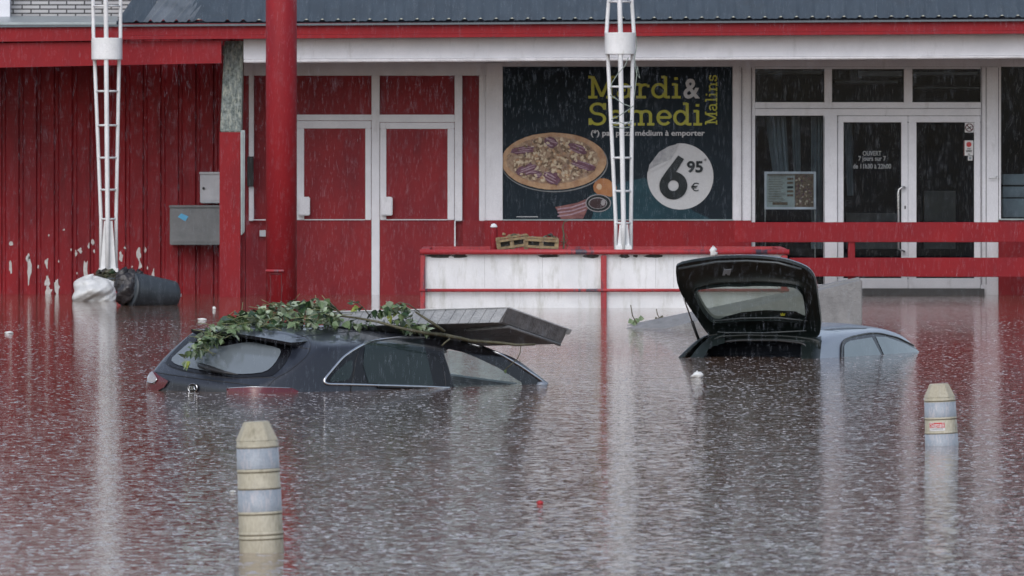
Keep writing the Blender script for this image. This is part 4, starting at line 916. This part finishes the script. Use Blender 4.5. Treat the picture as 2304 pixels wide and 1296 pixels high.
for k in (0, n_ - 1): m.add([top[k], edge[k], lip[k], under[k]], [(0, 1, 2, 3)], TRIM)
o = m.build('spoiler', PAINT1, None, smooth=False); o.parent = K.e
# taillights
tl = K.patch('tail_light', REDLENS, k8((140, 835), (190, 822), (240, 860), (340, 912), (300, 970), (240, 1000), (130, 1000)), .012)[0]
K.patch('clear_lens', CLEARLENS, k8((150, 840), (190, 835), (240, 890), (215, 935), (150, 915)), .018, parent=tl); K.line('lens_strip', CHROME, k8((150, 918), (215, 935), (242, 895)), .005, .02, parent=tl)
tr_ = K.patch('tail_light', REDLENS, k8((885, 982), (1300, 974), (1490, 980), (1550, 1008), (1552, 1060), (895, 1055)), .012)[0]; K.line('lens_strip', CHROME, k8((890, 981), (1100, 975), (1300, 973), (1470, 979)), .003, .012, parent=tr_)
# badge
h, nrm = K.hit(437, 873); bc = h + nrm * .012
bn = nrm.copy(); bn = Vector((nrm.x, nrm.y, nrm.z * .3)).normalized(); bu = Vector((0, 0, 1)); br_ = bu.cross(bn).normalized(); br_ = -br_ if br_.x < 0 else br_; bu = (br_.cross(bn)).normalized(); bu = -bu if bu.z < 0 else bu
br_ = (Matrix.Rotation(math.radians(2), 3, bn) @ br_)
def BP(x, y, dz=0): return bc + br_ * x + bu * y + bn * dz
m = MB(); RX, RY = .047, .034
m.add([BP(RX * math.cos(a), RY * math.sin(a), d) for d in (-.01, .004) for a in np.linspace(0, 2 * math.pi, 33)[:-1]], [tuple(range(32, 64))] + [(i, (i + 1) % 32, 32 + (i + 1) % 32, 32 + i) for i in range(32)]); 
bd = m.build('badge', TRIM, None); bd.parent = K.e; bd.matrix_parent_inverse = K.I
m = MB(); m.tube([BP(RX * math.cos(a), RY * math.sin(a), .006) for a in np.linspace(0, 2 * math.pi, 33)], .0026, 6)
def bl(*pts): m.tube([BP(x * .9, y * .9, .009) for x, y in pts], .0030, 5)
bl((-.034, -.016), (-.034, .016)); bl((-.019, .016), (-.032, 0), (-.019, -.016)); bl((-.006, -.016), (-.006, .016)); bl((.006, -.016), (.018, .016), (.030, -.016)); bl((.011, -.006), (.025, -.006))
o = m.build('badge_letters', CHROME, None); o.parent = bd; 
# wiper
wp = [K.hit(*p) for p in k8((630, 785), (700, 810), (780, 835), (860, 855), (990, 876))]
m = MB(); m.tube([K.I @ (h + n * .025) for h, n in wp if h is not None], [.018, .024, .022, .014, .005], 8); o = m.build('rear_wiper', BLACK, None, smooth=True); o.parent = K.e
# side windows
dlo = smoothpoly(k2((105, 850), (160, 775), (290, 635), (420, 545), (560, 500), (700, 478), (880, 470), (1060, 475), (1115, 520), (1240, 895), (1000, 893), (350, 860), (130, 855)), 1)
K.patch('window_surround', TRIM, dlo, .003, both=True)
K.patch('quarter_window', TINT, smoothpoly(k2((150, 835), (200, 762), (345, 640), (355, 700), (345, 770), (315, 830), (180, 845)), 1), .007, both=True)
K.patch('rear_door_window', TINT, k2((460, 530), (560, 502), (700, 486), (965, 482), (1055, 878), (800, 872), (490, 852), (445, 700)), .007, both=True)
ch = k2((1190, 893), (1000, 886), (700, 876), (350, 866), (125, 862), (98, 848), (110, 820), (180, 735), (270, 630), (340, 580), (420, 535), (520, 497), (620, 478), (750, 464), (900, 458), (1000, 460))
K.line('chrome_strip', CHROME, ch, .011, .004, both=True)
K.line('door_gap', BLACK, k2((425, 525), (385, 650), (350, 850), (340, 925)), .0035, .004, both=True); K.line('door_gap', BLACK, k2((1135, 700), (1160, 850), (1160, 910)), .0035, .004)
K.line('door_handle', TRIM, k2((570, 888), (700, 893), (850, 896), (1000, 900)), .010, .006); 
# B pillar and A pillar lining
K.patch('window_pillar', TRIM, k2((965, 478), (1075, 476), (1130, 560), (1190, 740), (1235, 905), (1058, 905)), .005, both=True)
K.patch('windscreen_pillar', TRIM, k2((1075, 476), (1330, 500), (1500, 555), (1620, 600), (1800, 712), (1950, 812), (1995, 880), (1825, 900), (1815, 848), (1610, 718), (1425, 632), (1320, 590), (1190, 560), (1140, 580)), .003, both=True)
K.line('chrome_strip', CHROME, k2((1300, 500), (1480, 545), (1620, 600), (1800, 706), (1960, 815), (2040, 880)), .010, .006, both=True)
# clear front side glass + windscreen sheet
K.patch('front_door_window', CARGLASS, ow, .002, both=True)
m = MB(); g = []
for i in range(13):
    z = -.12 + .56 * i / 12
    for j in range(13):
        y = (-1 + 2 * j / 12) * (.86 - .36 * z - .07); x = 3.43 - .14 * y * y - (z - .27) / .45; g.append((x, y, z - .03))
m.add(g, [(i * 13 + j, i * 13 + j + 1, (i + 1) * 13 + j + 1, (i + 1) * 13 + j) for i in range(12) for j in range(12)]); o = m.build('windscreen', CARGLASS, None, smooth=True); o.parent = K.e
# interior: seats, dashboard, mirror
m = MB(); m.box(3.0, 3.3, -.65, .65, -.2, .215); m.box(1.05, 1.2, -.62, .62, -.2, .22); o = m.build('dashboard', BLACK, None, bevel=.03); o.parent = K.e
for y in (-.36, .36):
    m = MB(); m.box(2.0, 2.14, y - .22, y + .22, -.3, .16); m.box(2.04, 2.13, y - .12, y + .12, .16, .33); o = m.build('front_seat', BLACK, None, bevel=.04); o.parent = K.e
p0 = K.I @ P(841 + 145, 785, 61.3)
m = MB(); c_ = P(997, 786, 61.5); m.pbox(990, 779, 1005, 794, 61.5, .03, TRIM); m.pbox(991.5, 780.5, 1003, 792, 61.494, .006, CLEARLENS); o = m.build('inside_mirror', TRIM, None, bevel=.004); o.parent = K.e; o.matrix_parent_inverse = K.I
# wing mirror just above water
m = MB(); lumpy(m, P(1219, 866, 61.55), (.045, .03, .026), 20, 14, .06, 2); o = m.build('wing_mirror', PAINT2, None, smooth=True); o.parent = K.e; o.matrix_parent_inverse = K.I

# ---- grey blue liftback, tailgate open
def planes2(x, y, z):
    ay = np.abs(y)
    zr = .285 - .06 * np.maximum(0, (1.0 - x) / .9) ** 2 + .03 * np.clip(x - .9, 0, 1) - .06 * np.maximum(0, (x - 1.7) / .6) ** 2
    roof = z - zr + .04 * (y / .5) ** 2
    side = (ay - (.66 - .50 * z - .05 * np.maximum(0, x - 1.4) ** 2)) * .9
    low = ay - .86
    rg = -(x - .06) * .60 + (z - .16) * .8 - .03
    ws = (x + .12 * y * y - 2.76) * .515 + z * .857
    return [roof, side, low, rg, -x - .3, ws, x - 3.0]
C2 = Car('flooded_car', (2.19, 70.1, .0), 65, 1.0, 2.2, planes2, (.6, 2.0, -.25), .02, 'grey blue liftback car almost submerged with its tailgate standing open')
w1 = kc((1548, 960), (1548, 810), (1565, 785), (1600, 765), (1780, 735), (1862, 890), (1862, 960)); w2 = kc((1815, 735), (1900, 735), (2050, 788), (2180, 860), (2180, 900), (1885, 960), (1880, 885))
h2 = C2.local_holes([w1, w2])
def keep2(c):
    if c.x < .30 and abs(c.y) < .60 - .5 * max(c.z, 0): 
        if -(c.x - .06) * .60 + (c.z - .16) * .8 - .03 > -.03: return False
    return True
C2.body('body', PAINT2, keep2, inner=BLACK, alt=lambda c: c.y > .30 and c.x < .62, altmat=GREENBLK)  # rear-left outer faces darkened, the shaded side put into the colour
C2.patch('dark_corner_sheet', GREENBLK, kc((1200, 790), (1290, 745), (1366, 735), (1360, 830), (1343, 990), (1200, 990)), .006)
C2.patch('dark_corner_sheet', GREENBLK, kc((262, 930), (310, 862), (365, 800), (450, 732), (560, 705), (560, 790), (430, 830), (350, 985)), .006)  # dark sheet on the rear-left corner, continuing the painted shaded side
C2.patch('window_surround', TRIM, kc((1525, 990), (1528, 810), (1545, 768), (1620, 738), (1750, 712), (1850, 710), (2000, 745), (2100, 795), (2225, 862), (2225, 990)), .003, both=True)
C2.patch('rear_door_window', FOGGLASS, kc((1555, 990), (1553, 815), (1570, 790), (1605, 770), (1785, 742), (1862, 888), (1880, 990)), .007, both=True)
C2.patch('front_door_window', FOGGLASS, kc((1818, 737), (1900, 738), (2050, 790), (2185, 862), (2185, 990), (1905, 990), (1885, 885)), .007, both=True)
C2.line('window_trim', TRIM, kc((1525, 990), (1528, 805), (1548, 765), (1620, 735), (1750, 709), (1850, 707), (2000, 742), (2100, 792), (2225, 858)), .008, .006, both=True)
C2.patch('roof_edge_trim', TRIM, kc((1370, 682), (1450, 668), (1600, 660), (1750, 662), (1740, 668), (1600, 667), (1460, 676)), .004)
# tailgate: built in the plane that passes the hinge line
ga = math.radians(40); hx, hz = .16, .165
gn = Vector((math.sin(ga), 0, math.cos(ga))); gd = Vector((-math.cos(ga), 0, math.sin(ga)))
def gate(px, py, off=0):
    o = C2.I @ Vector((0, 0, H)); d = (C2.I @ P(px, py, 60)) - o
    h0 = Vector((hx, 0, hz)) + gn * off; t = (h0 - o).dot(gn) / d.dot(gn); return o + d * t
gout = smoothpoly(kc((460, 752), (400, 690), (330, 585), (210, 405), (160, 290), (148, 150), (165, 132), (300, 105), (500, 80), (700, 72), (900, 80), (1080, 108), (1200, 150), (1270, 190), (1305, 240), (1325, 310), (1345, 480), (1365, 610), (1355, 700), (1345, 750), (900, 752)))
gin = smoothpoly(kc((305, 350), (330, 325), (560, 293), (700, 298), (830, 288), (1100, 296), (1165, 308), (1212, 350), (1232, 420), (1250, 605), (1000, 578), (700, 582), (480, 604), (430, 570), (370, 490)))
def ringface(outer, inner, off_front, off_back, bulge=.0):
    # annulus between the outlines: resample both to same count by angle about the window centre
    cx_ = sum(p[0] for p in inner) / len(inner); cy_ = sum(p[1] for p in inner) / len(inner); n = 120
    def at(poly, a):
        best = None; d = (math.cos(a), math.sin(a))
        for i in range(len(poly)):
            (x1, y1), (x2, y2) = poly[i], poly[(i + 1) % len(poly)]; ex, ey = x2 - x1, y2 - y1; det = d[0] * ey - d[1] * ex
            if abs(det) < 1e-9: continue
            t = ((x1 - cx_) * ey - (y1 - cy_) * ex) / det; u = ((x1 - cx_) * d[1] - (y1 - cy_) * d[0]) / det
            if t > 0 and -1e-6 <= u <= 1 + 1e-6 and (best is None or t > best): best = t
        return (cx_ + d[0] * best, cy_ + d[1] * best)
    As = [2 * math.pi * i / n for i in range(n)]
    rows = []
    for u, of in ((0, -.03), (.0, -.006), (.05, .004), (.12, .0), (.2, -.022), (.5, -.030), (.8, -.022), (.93, -.004), (1, .0), (1, .02)):
        rows.append([gate(*( (at(inner, a)[0] * (1 - u) + at(outer, a)[0] * u), (at(inner, a)[1] * (1 - u) + at(outer, a)[1] * u)), off=-of * 1.0) for a in As])
    m = MB(); m.add([p for r in rows for p in r], [(r * n + i, r * n + (i + 1) % n, (r + 1) * n + (i + 1) % n, (r + 1) * n + i) for r in range(len(rows) - 1) for i in range(n)])
    # outer skin behind
    o_ = [gate(*at(outer, a), off=.0) for a in As]; i_ = [gate(*at(inner, a), off=.0) for a in As]
    return m, As, at, o_, i_
gm, As, at, o_, i_ = ringface(gout, gin, 0, 0)
G = gm.build('tailgate', GREENBLK, None, smooth=True); G.parent = C2.e
m = MB(); n = 120
bk_o = [p + gn * .03 for p in o_]; bk_m = [p + gn * .075 for p in [(a * .88 + b * .12) for a, b in zip(o_, i_)]]; bk_i = [p + gn * .05 for p in i_]; i0 = [p + gn * -.03 for p in i_]
m.add([p - gn * .002 for p in o_] + bk_o + bk_m + bk_i, [(r * n + i, r * n + (i + 1) % n, (r + 1) * n + (i + 1) % n, (r + 1) * n + i) for r in (1, 2) for i in range(n)], PAINT2)
m.add([p - gn * .002 for p in o_] + [p + gn * .0001 for p in bk_o], [(i, (i + 1) % n, n + (i + 1) % n, n + i) for i in range(n)], GREENBLK)
m.add([p + gn * .0495 for p in i_] + i0, [(i, (i + 1) % n, n + (i + 1) % n, n + i) for i in range(n)], GREENBLK)
o = m.build('tailgate_skin', PAINT2, None, smooth=True); o.parent = G
m = MB(); m.poly([p + gn * .02 for p in i_]); o = m.build('tailgate_window', GATEGLASS, None); o.parent = G
m = MB(); m.poly([gate(x, y, .012) for x, y in kc((478, 606), (560, 568), (700, 530), (900, 512), (1150, 522), (1252, 572), (1252, 610), (1000, 580), (700, 584))]); o = m.build('parcel_shelf_edge', GREENBLK, None); o.parent = G
m = MB(); m.tube([gate(x, y, -.012) for x, y in kc((480, 602), (700, 580), (1000, 574), (1250, 602))], .008, 6); m.tube([gate(x, y, -.034) for x, y in kc((500, 692), (560, 700), (900, 702), (1240, 684))], .007, 6); m.tube([gate(x, y, -.034) for x, y in kc((180, 165), (500, 108), (750, 100), (1000, 116), (1200, 170))], .012, 6); o = m.build('liner_crease', mat('liner_highlight_plastic', (.05, .06, .065), .35), None, smooth=True); o.parent = G
m = MB(); 
for q in (kc((540, 218), (556, 165), (568, 172), (562, 218)), kc((580, 214), (600, 168), (618, 165), (602, 218)), kc((568, 173), (600, 168), (590, 206), (563, 206))): m.prism([gate(x, y, -.042) for x, y in q], gn * -.006)
o = m.build('pull_handle', mat('grey_handle', (.20, .22, .25), .4), None); o.parent = G
m = MB(); m.poly([gate(x, y, .008) for x, y in kc((1022, 535), (1032, 545), (1042, 532), (1054, 545), (1066, 536), (1062, 560), (1028, 560))]); o = m.build('yellow_crown_sticker', mat('yellow_sticker', (.45, .45, .04), .5), None); o.parent = G
# strut
m = MB(); a = gate(1480 + 215 / 3.716, 560 + 408 / 3.716, -.01); b = C2.I @ P(1480 + 365 / 3.716, 560 + 822 / 3.716, 70.55); t_ = .48; mid = a + (b - a) * t_
m.tube([a, mid], .007, 8, STEEL); m.tube([mid, b], .014, 10, BLACK); o = m.build('gas_strut', BLACK, None, smooth=True); o.parent = C2.e
m = MB(); a = gate(1480 + 420 / 3.716, 560 + 720 / 3.716, -.01); b = C2.I @ P(1480 + 402 / 3.716, 560 + 790 / 3.716, 70.4); m.tube([a, b], .002, 5); o = m.build('shelf_cord', BLACK, None); o.parent = C2.e
# boot opening: dark rim and inner seal
def P2(u, v, Y): return C2.I @ P(1480 + u / 3.716, 560 + v / 3.716, Y)
def ypl(u): return 70.35 - .45 * (u - 290) / (1340 - 290)
rimpts = [(285, 915), (330, 865), (380, 815), (460, 752), (520, 722), (750, 712), (1000, 716), (1200, 728), (1330, 745), (1372, 765), (1362, 830), (1330, 930)]
inn = [(320, 930), (375, 880), (430, 812), (520, 785), (700, 768), (1000, 768), (1200, 790), (1262, 830), (1300, 900), (1300, 940)]
m = MB()
ro_ = [P2(u, v, ypl(u) + .0) for u, v in rimpts]
cx_, cy_ = 830, 935
def ray(poly, ang):
    best = None; d = (math.cos(ang), -math.sin(ang))
    for (x1, y1), (x2, y2) in zip(poly[:-1], poly[1:]):
        ex, ey = x2 - x1, y2 - y1; det = d[0] * ey - d[1] * ex
        if abs(det) < 1e-9: continue
        t = ((x1 - cx_) * ey - (y1 - cy_) * ex) / det; u = ((x1 - cx_) * d[1] - (y1 - cy_) * d[0]) / det
        if t > 0 and -.01 <= u <= 1.01: best = t if best is None else max(best, t)
    return (cx_ + d[0] * best, cy_ + d[1] * best) if best else None
an = np.linspace(math.radians(2.5), math.radians(177.5), 60); OO = [ray(rimpts, a) or rimpts[-1] for a in an]; II = [ray(inn, a) or inn[-1] for a in an]
rows = []
for u, dp in ((0, .0), (.12, -.02), (.3, -.012), (.5, .01), (.8, .03), (.92, .0), (1, .04), (1, .5)):
    rows.append([P2(a[0] * (1 - u) + b[0] * u, a[1] * (1 - u) + b[1] * u, ypl(a[0]) + dp) for a, b in zip(OO, II)])
k_ = len(an); m.add([p for r in rows for p in r], [(r * k_ + i, r * k_ + i + 1, (r + 1) * k_ + i + 1, (r + 1) * k_ + i) for r in range(len(rows) - 1) for i in range(k_ - 1)])
o = m.build('boot_opening', GREENBLK, None, smooth=True); o.parent = C2.e
m = MB(); m.poly([rows[-1][i] for i in range(k_)]); o = m.build('boot_interior', DARK, None); o.parent = C2.e
m = MB(); m.tube([p - Vector((.02, 0, 0)) for p in rows[5]], .009, 6); o = m.build('boot_seal', mat('rubber_seal', (.03, .032, .036), .3), None, smooth=True); o.parent = C2.e
m = MB(); m.poly([P2(u, v, ypl(u) - .03) for u, v in ((1225, 805), (1262, 830), (1300, 905), (1280, 930), (1262, 870))]); o = m.build('tail_light', REDLENS, None); o.parent = C2.e

# ------------------------------------------------------------ concrete slab on the estate car
def slab():
    T1, T2 = P(749, 702, 61.3), P(1143, 692, 61.35); bq = P(1279, 741, 62.5); b_ = bq - T2
    T2b = P(1127, 726, 61.37); th = T2b - T2; T1b = P(775, 728, 61.32) ; th1 = th
    e = empty('concrete_slab', (T1 + T2) / 2, 'thick grey grooved concrete slab resting aslant on the dark car roof', 'slab')
    m = MB(); m.hexa([T1 + th, T2 + th, T2 + th + b_, T1 + th + b_, T1, T2, T2 + b_, T1 + b_]); m.build('slab_body', mat('shaded_wet_concrete', (.24, .24, .25), .55, (.13, .13, .135), 10, bump=.012, bscale=26, grime=(.30, .31, .32), gscale=9, gthr=(.62, .75)), e, bevel=.008)  # shade of the underside put into this darker body colour
    m = MB(); fw = Vector((0, -.006, 0)); k = 17
    x = [i / k for i in range(k + 1)]
    for i in range(k):
        u0, u1 = x[i] + .0015, x[i + 1] - .0015; s_ = .030
        a, b = T1.lerp(T2, u0), T1.lerp(T2, u1); sk = (T2 - T1) * (-.012)
        m.hexa([a + th * .97 + fw + sk, b + th * .97 + fw + sk, b + th * .97 + sk + Vector((0, .01, 0)), a + th * .97 + sk + Vector((0, .01, 0)), a + th * .02 + fw, b + th * .02 + fw, b + th * .02 + Vector((0, .01, 0)), a + th * .02 + Vector((0, .01, 0))])
    m.build('grooved_edge', mat('lit_wet_concrete', (.44, .46, .49), .5, (.32, .34, .37), 10, bump=.004, bscale=60), e)  # paler copy of the concrete, daylight on this face put into colour
    m = MB(); m.tube([T1 + Vector((0, -.01, .003)), T2 + Vector((0, -.01, .003)), T2 + b_ + Vector((0, -.01, .003))], .005, 6); m.build('pale_top_edge', mat('pale_edge_line', (.55, .56, .57), .6), e)  # pale tube along the slab's top edges
    m = MB(); q = T2 + b_; m.hexa([q + th * .35 + Vector((-.02, -.03, 0)), q + th * .35 + Vector((.03, -.03, 0)), q + th * .35 + Vector((.03, .1, 0)), q + th * .35 + Vector((-.02, .1, 0)), q + Vector((-.02, -.03, 0)), q + Vector((.03, -.03, 0)), q + Vector((.03, .1, 0)), q + Vector((-.02, .1, 0))]); m.build('broken_lip', CONC, e, bevel=.006)
    m = MB(); a, b, c = T1.lerp(T2, .72) + th * 1.0 + b_ * .22, T2 + th * 1.0 + b_ * .12, T2 + th * 1.0 + b_ * .97; m.tube([a + Vector((0, -.01, -.012)), b + Vector((0, -.01, -.012)), c + Vector((0, -.01, -.008))], .014, 8); m.build('underside_rib', CONC, e, smooth=True)
    return e
slab()

# ------------------------------------------------------------ branches and leaves
LEAF = [(0, 0), (.22, .06), (.50, .26), (.36, .44), (.32, .60), (.14, .76), (0, 1.0), (-.14, .76), (-.32, .60), (-.36, .44), (-.50, .26), (-.22, .06)]
def leaf(m, p, size, R_, mt):
    vs = []
    for x, y in LEAF:
        z = .18 * abs(x) - .12 * y * y; vs.append(p + R_ @ Vector((x * size, y * size, z * size)))
    mid = [p + R_ @ Vector((0, y * size, -.12 * y * y * size)) for y in (0, .3, .62, 1.0)]
    m.add(vs, [(0, 1, 2, 3), (0, 3, 4, 5), (0, 5, 6), (0, 6, 7), (0, 7, 8, 9), (0, 9, 10, 11)], mt)
def randrot(droop=.5):
    return Matrix.Rotation(random.uniform(0, 6.28), 3, 'Z') @ Matrix.Rotation(random.uniform(-1.9, .6), 3, 'X') @ Matrix.Rotation(random.uniform(-.8, .8), 3, 'Y')
e = empty('leafy_branch', P(700, 740, 61), 'broken leafy branch draped over the dark car roof and rear screen', 'branch')
bm_ = MB(); lf = MB(); bm_.m(BARK)
main = [(418, 806, 59.95), (432, 782, 60.1), (455, 756, 60.3), (490, 737, 60.5), (540, 722, 60.8), (600, 712, 61.0), (650, 708, 61.1), (700, 706, 61.1), (745, 708, 61.0), (800, 715, 60.9), (850, 724, 60.8), (900, 738, 60.75), (950, 748, 60.8), (1000, 754, 60.9)]
bm_.tube([P(*q) for q in main][:0] or [P(*q) for q in main], [.003, .004, .005, .005, .006, .007, .007, .008, .008, .009, .010, .012, .013, .015], 8)
bm_.tube([P(x, y, Y) for x, y, Y in [(935, 702, 60.9), (955, 715, 60.85), (975, 728, 60.85), (1000, 746, 60.9)]], [.008, .01, .012, .014], 7)
bm_.tube([P(x, y, Y) for x, y, Y in [(990, 752, 60.9), (1030, 760, 61.0), (1060, 767, 61.1), (1130, 772, 61.2), (1160, 776, 61.2), (1205, 775, 61.2)]], [.015, .014, .013, .012, .011, .008], 8)
bm_.tube([P(x, y, 61.15) for x, y in [(1172, 778), (1170, 795), (1163, 808), (1150, 820), (1137, 832)]], .004, 5)
bm_.tube([P(x, y, 60.85) for x, y in [(1013, 762), (1000, 772), (994, 778)]], .007, 5)
for seg_ in ([(785, 675), (805, 682), (820, 695), (835, 715)], [(890, 700), (905, 712), (912, 735)], [(880, 690), (900, 680), (920, 685), (945, 703)], [(700, 690), (740, 690), (760, 700), (772, 712)], [(735, 672), (752, 690), (770, 708)]):
    bm_.tube([P(x, y, 61.0) for x, y in seg_], .0045, 5)
pile_top = [(440, 770), (470, 738), (500, 720), (540, 704), (580, 694), (640, 680), (700, 676), (740, 684), (760, 708)]
def interp(T, x):
    for (a, ya), (b, yb_) in zip(T[:-1], T[1:]):
        if a <= x <= b: return ya + (yb_ - ya) * (x - a) / (b - a)
    return T[-1][1] if x > T[-1][0] else T[0][1]
pile_bot = [(415, 805), (440, 800), (470, 782), (500, 765), (545, 752), (600, 742), (700, 733), (760, 728)]
for i in range(700):
    x = random.choice([random.uniform(440, 560), random.uniform(500, 765), random.uniform(540, 760)]); a, b = interp(pile_top, x), interp(pile_bot, x)
    y = random.uniform(a, b - 2); Y = interp([(q[0], q[2]) for q in main], x) + random.uniform(-.28, .28) - (y - (a + b) / 2) * .01
    leaf(lf, P(x, y, Y), random.uniform(.04, .088), randrot(), random.choices(LEAFS, (5, 3.5, 2.4, .04))[0])
    if i % 6 == 0:
        p = P(x, y, Y); d = Vector((random.uniform(-1, 1), random.uniform(-.2, .2), random.uniform(-.35, .35))).normalized(); bm_.tube([p, p + d * .06, p + d * .13 + Vector((0, 0, -.015))], .0026, 4, TWIG)
for i in range(34):
    t = random.random(); x = 415 + 65 * t; y = 806 - 62 * t + random.uniform(-14, 14); leaf(lf, P(x, y, 59.95 + .35 * t - .03), random.uniform(.045, .085), randrot(), random.choices(LEAFS, (5, 2, 2, 1))[0])
for cx_, cy_, sx, sy, k in ((870, 700, 30, 18, 42), (905, 715, 28, 16, 26), (940, 735, 28, 8, 34), (790, 727, 35, 5, 24), (793, 683, 5, 4, 2), (804, 695, 8, 5, 3), (900, 690, 22, 8, 14), (714, 675, 14, 8, 10)):
    for i in range(k): leaf(lf, P(random.gauss(cx_, sx * .55), random.gauss(cy_, sy * .6), 60.9 + random.uniform(-.12, .12)), random.uniform(.035, .085), randrot(), random.choices(LEAFS, (5, 3, 2, .6))[0])
for x, y in ((1167, 808), (1137, 832), (1134, 834)): leaf(lf, P(x, y, 61.14), .03, randrot(), LEAFS[0])
bm_.build('branch_wood', BARK, e, smooth=True); lf.build('foliage', LEAFS[0], e)
# floating twigs
for px, py, s_, lb in ((1425, 728, 1, 'green leafed sprig poking from the water left of the ramp tip'), (1480, 716, .5, 'tiny bare sprig floating just above the ramp tip')):
    Y = YW(py + 8) ; m = MB(); m.tube([P(px + 8 * s_, py, Y), P(px - 2 * s_, py - 18 * s_, Y), P(px - 6 * s_, py - 42 * s_, Y)], .006, 5, BARK)
    for dx, dy in ((-4, -4), (12, -6), (18, -10), (2, 0), (8, -2)): leaf(m, P(px + dx * s_, py + dy * s_ + 4, Y), .07 * s_, Matrix.Rotation(random.uniform(-1, 1), 3, 'Y') @ Matrix.Rotation(1.2, 3, 'X'), random.choice(LEAFS[:2]) if s_ == 1 else BARK)
    tag(m.build('floating_sprig', BARK), lb, 'sprig')
# floating litter
for px, py, rx, rz, mt, lb in ((1569, 850, .045, .032, FOAM, 'rounded white foam scrap floating before the open tailgate car'), (455, 720, .05, .012, FOAM, 'flat white scrap floating left of the red column base'), (482, 696, .02, .02, FOAM, 'tiny white cube of litter floating above the flat scrap'), (20, 750, .045, .012, FOAM, 'pale flat scrap floating at the far left edge'), (1215, 1134, .018, .011, REDLIT, 'small red scrap floating alone on the open water'), (524, 1108, .018, .008, SACK, 'pale twig scrap floating left of the nearer bollard'), (1110, 812, .02, .008, FOAM, None), (1985, 880, .03, .006, FOAM, None)):
    if lb is None: continue
    Y = YW(py); m = MB(); lumpy(m, (xt(px, Y), Y, rz * .5), (rx, rx * .8, rz), 14, 9, .25, int(px)); tag(m.build('floating_litter', mt, smooth=True), lb, 'litter', 'litter floating on the flood water')

# ------------------------------------------------------------ rain
m = MB(); vs = []; fs = []
Nn = 52000
for i in range(Nn):
    Y = 20 + 82 * random.random() ** .8; px = random.uniform(-250, 2550); py = random.uniform(-250, 1250); p = P(px, py, Y)
    if p.z < .03 or (p.y > 98): continue
    L = random.uniform(.022, .06); r = .00011 + .00015 * random.random(); t = Vector((random.uniform(.02, .07) * L, 0, L)); o = len(vs)  # drops stretched long to show the streaks of their fall
    vs += [p - t * .5, p + Vector((r, 0, -.2 * L)), p + Vector((-r * .5, r * .87, -.2 * L)), p + Vector((-r * .5, -r * .87, -.2 * L)), p + t * .5]
    fs += [(o, o + 1, o + 2), (o, o + 2, o + 3), (o, o + 3, o + 1), (o + 4, o + 2, o + 1), (o + 4, o + 3, o + 2), (o + 4, o + 1, o + 3)]
m.add(vs, fs); DROP = mat('raindrop_water', (.46, .52, .62), .1, fine=0); tag(m.build('rain_streaks', DROP), 'rain drawn as long falling streaks over the whole place', None, kind='stuff')

vs = []; fs = []
for i in range(27000):
    Y = 31 + 55 * random.random() ** 1.15; x = random.uniform(-.085, .085) * Y; k = 7; o = len(vs)
    r_ = .004 + .013 * random.random() ** 1.5 + .007 * max(0, (48 - Y) / 14) * random.random(); h = random.uniform(.0003, .0011); a0 = random.uniform(0, 6)
    sp = random.randint(4, k)
    for rr, z in ((r_ * 1.15, -.001), (r_, h), (r_ * .8, -.001)):
        for j in range(k): a = a0 + 2 * math.pi * j / k; vs.append((x + rr * math.cos(a), Y + rr * math.sin(a), z * random.uniform(.5, 1.2) if z > 0 else z))
    for q in range(2):
        for j in range(sp): fs.append((o + q * k + j, o + q * k + (j + 1) % k, o + (q + 1) * k + (j + 1) % k, o + (q + 1) * k + j))
m = MB(); m.add(vs, fs); SPL = mat('splash_glint', (.46, .47, .51), .2, fine=0); tag(m.build('raindrop_splash_glints', SPL, smooth=True), 'small raindrop splashes and pale sky glints dotting the water', None, kind='stuff')  # pale ring colour also holds the sky glints on ripple crests
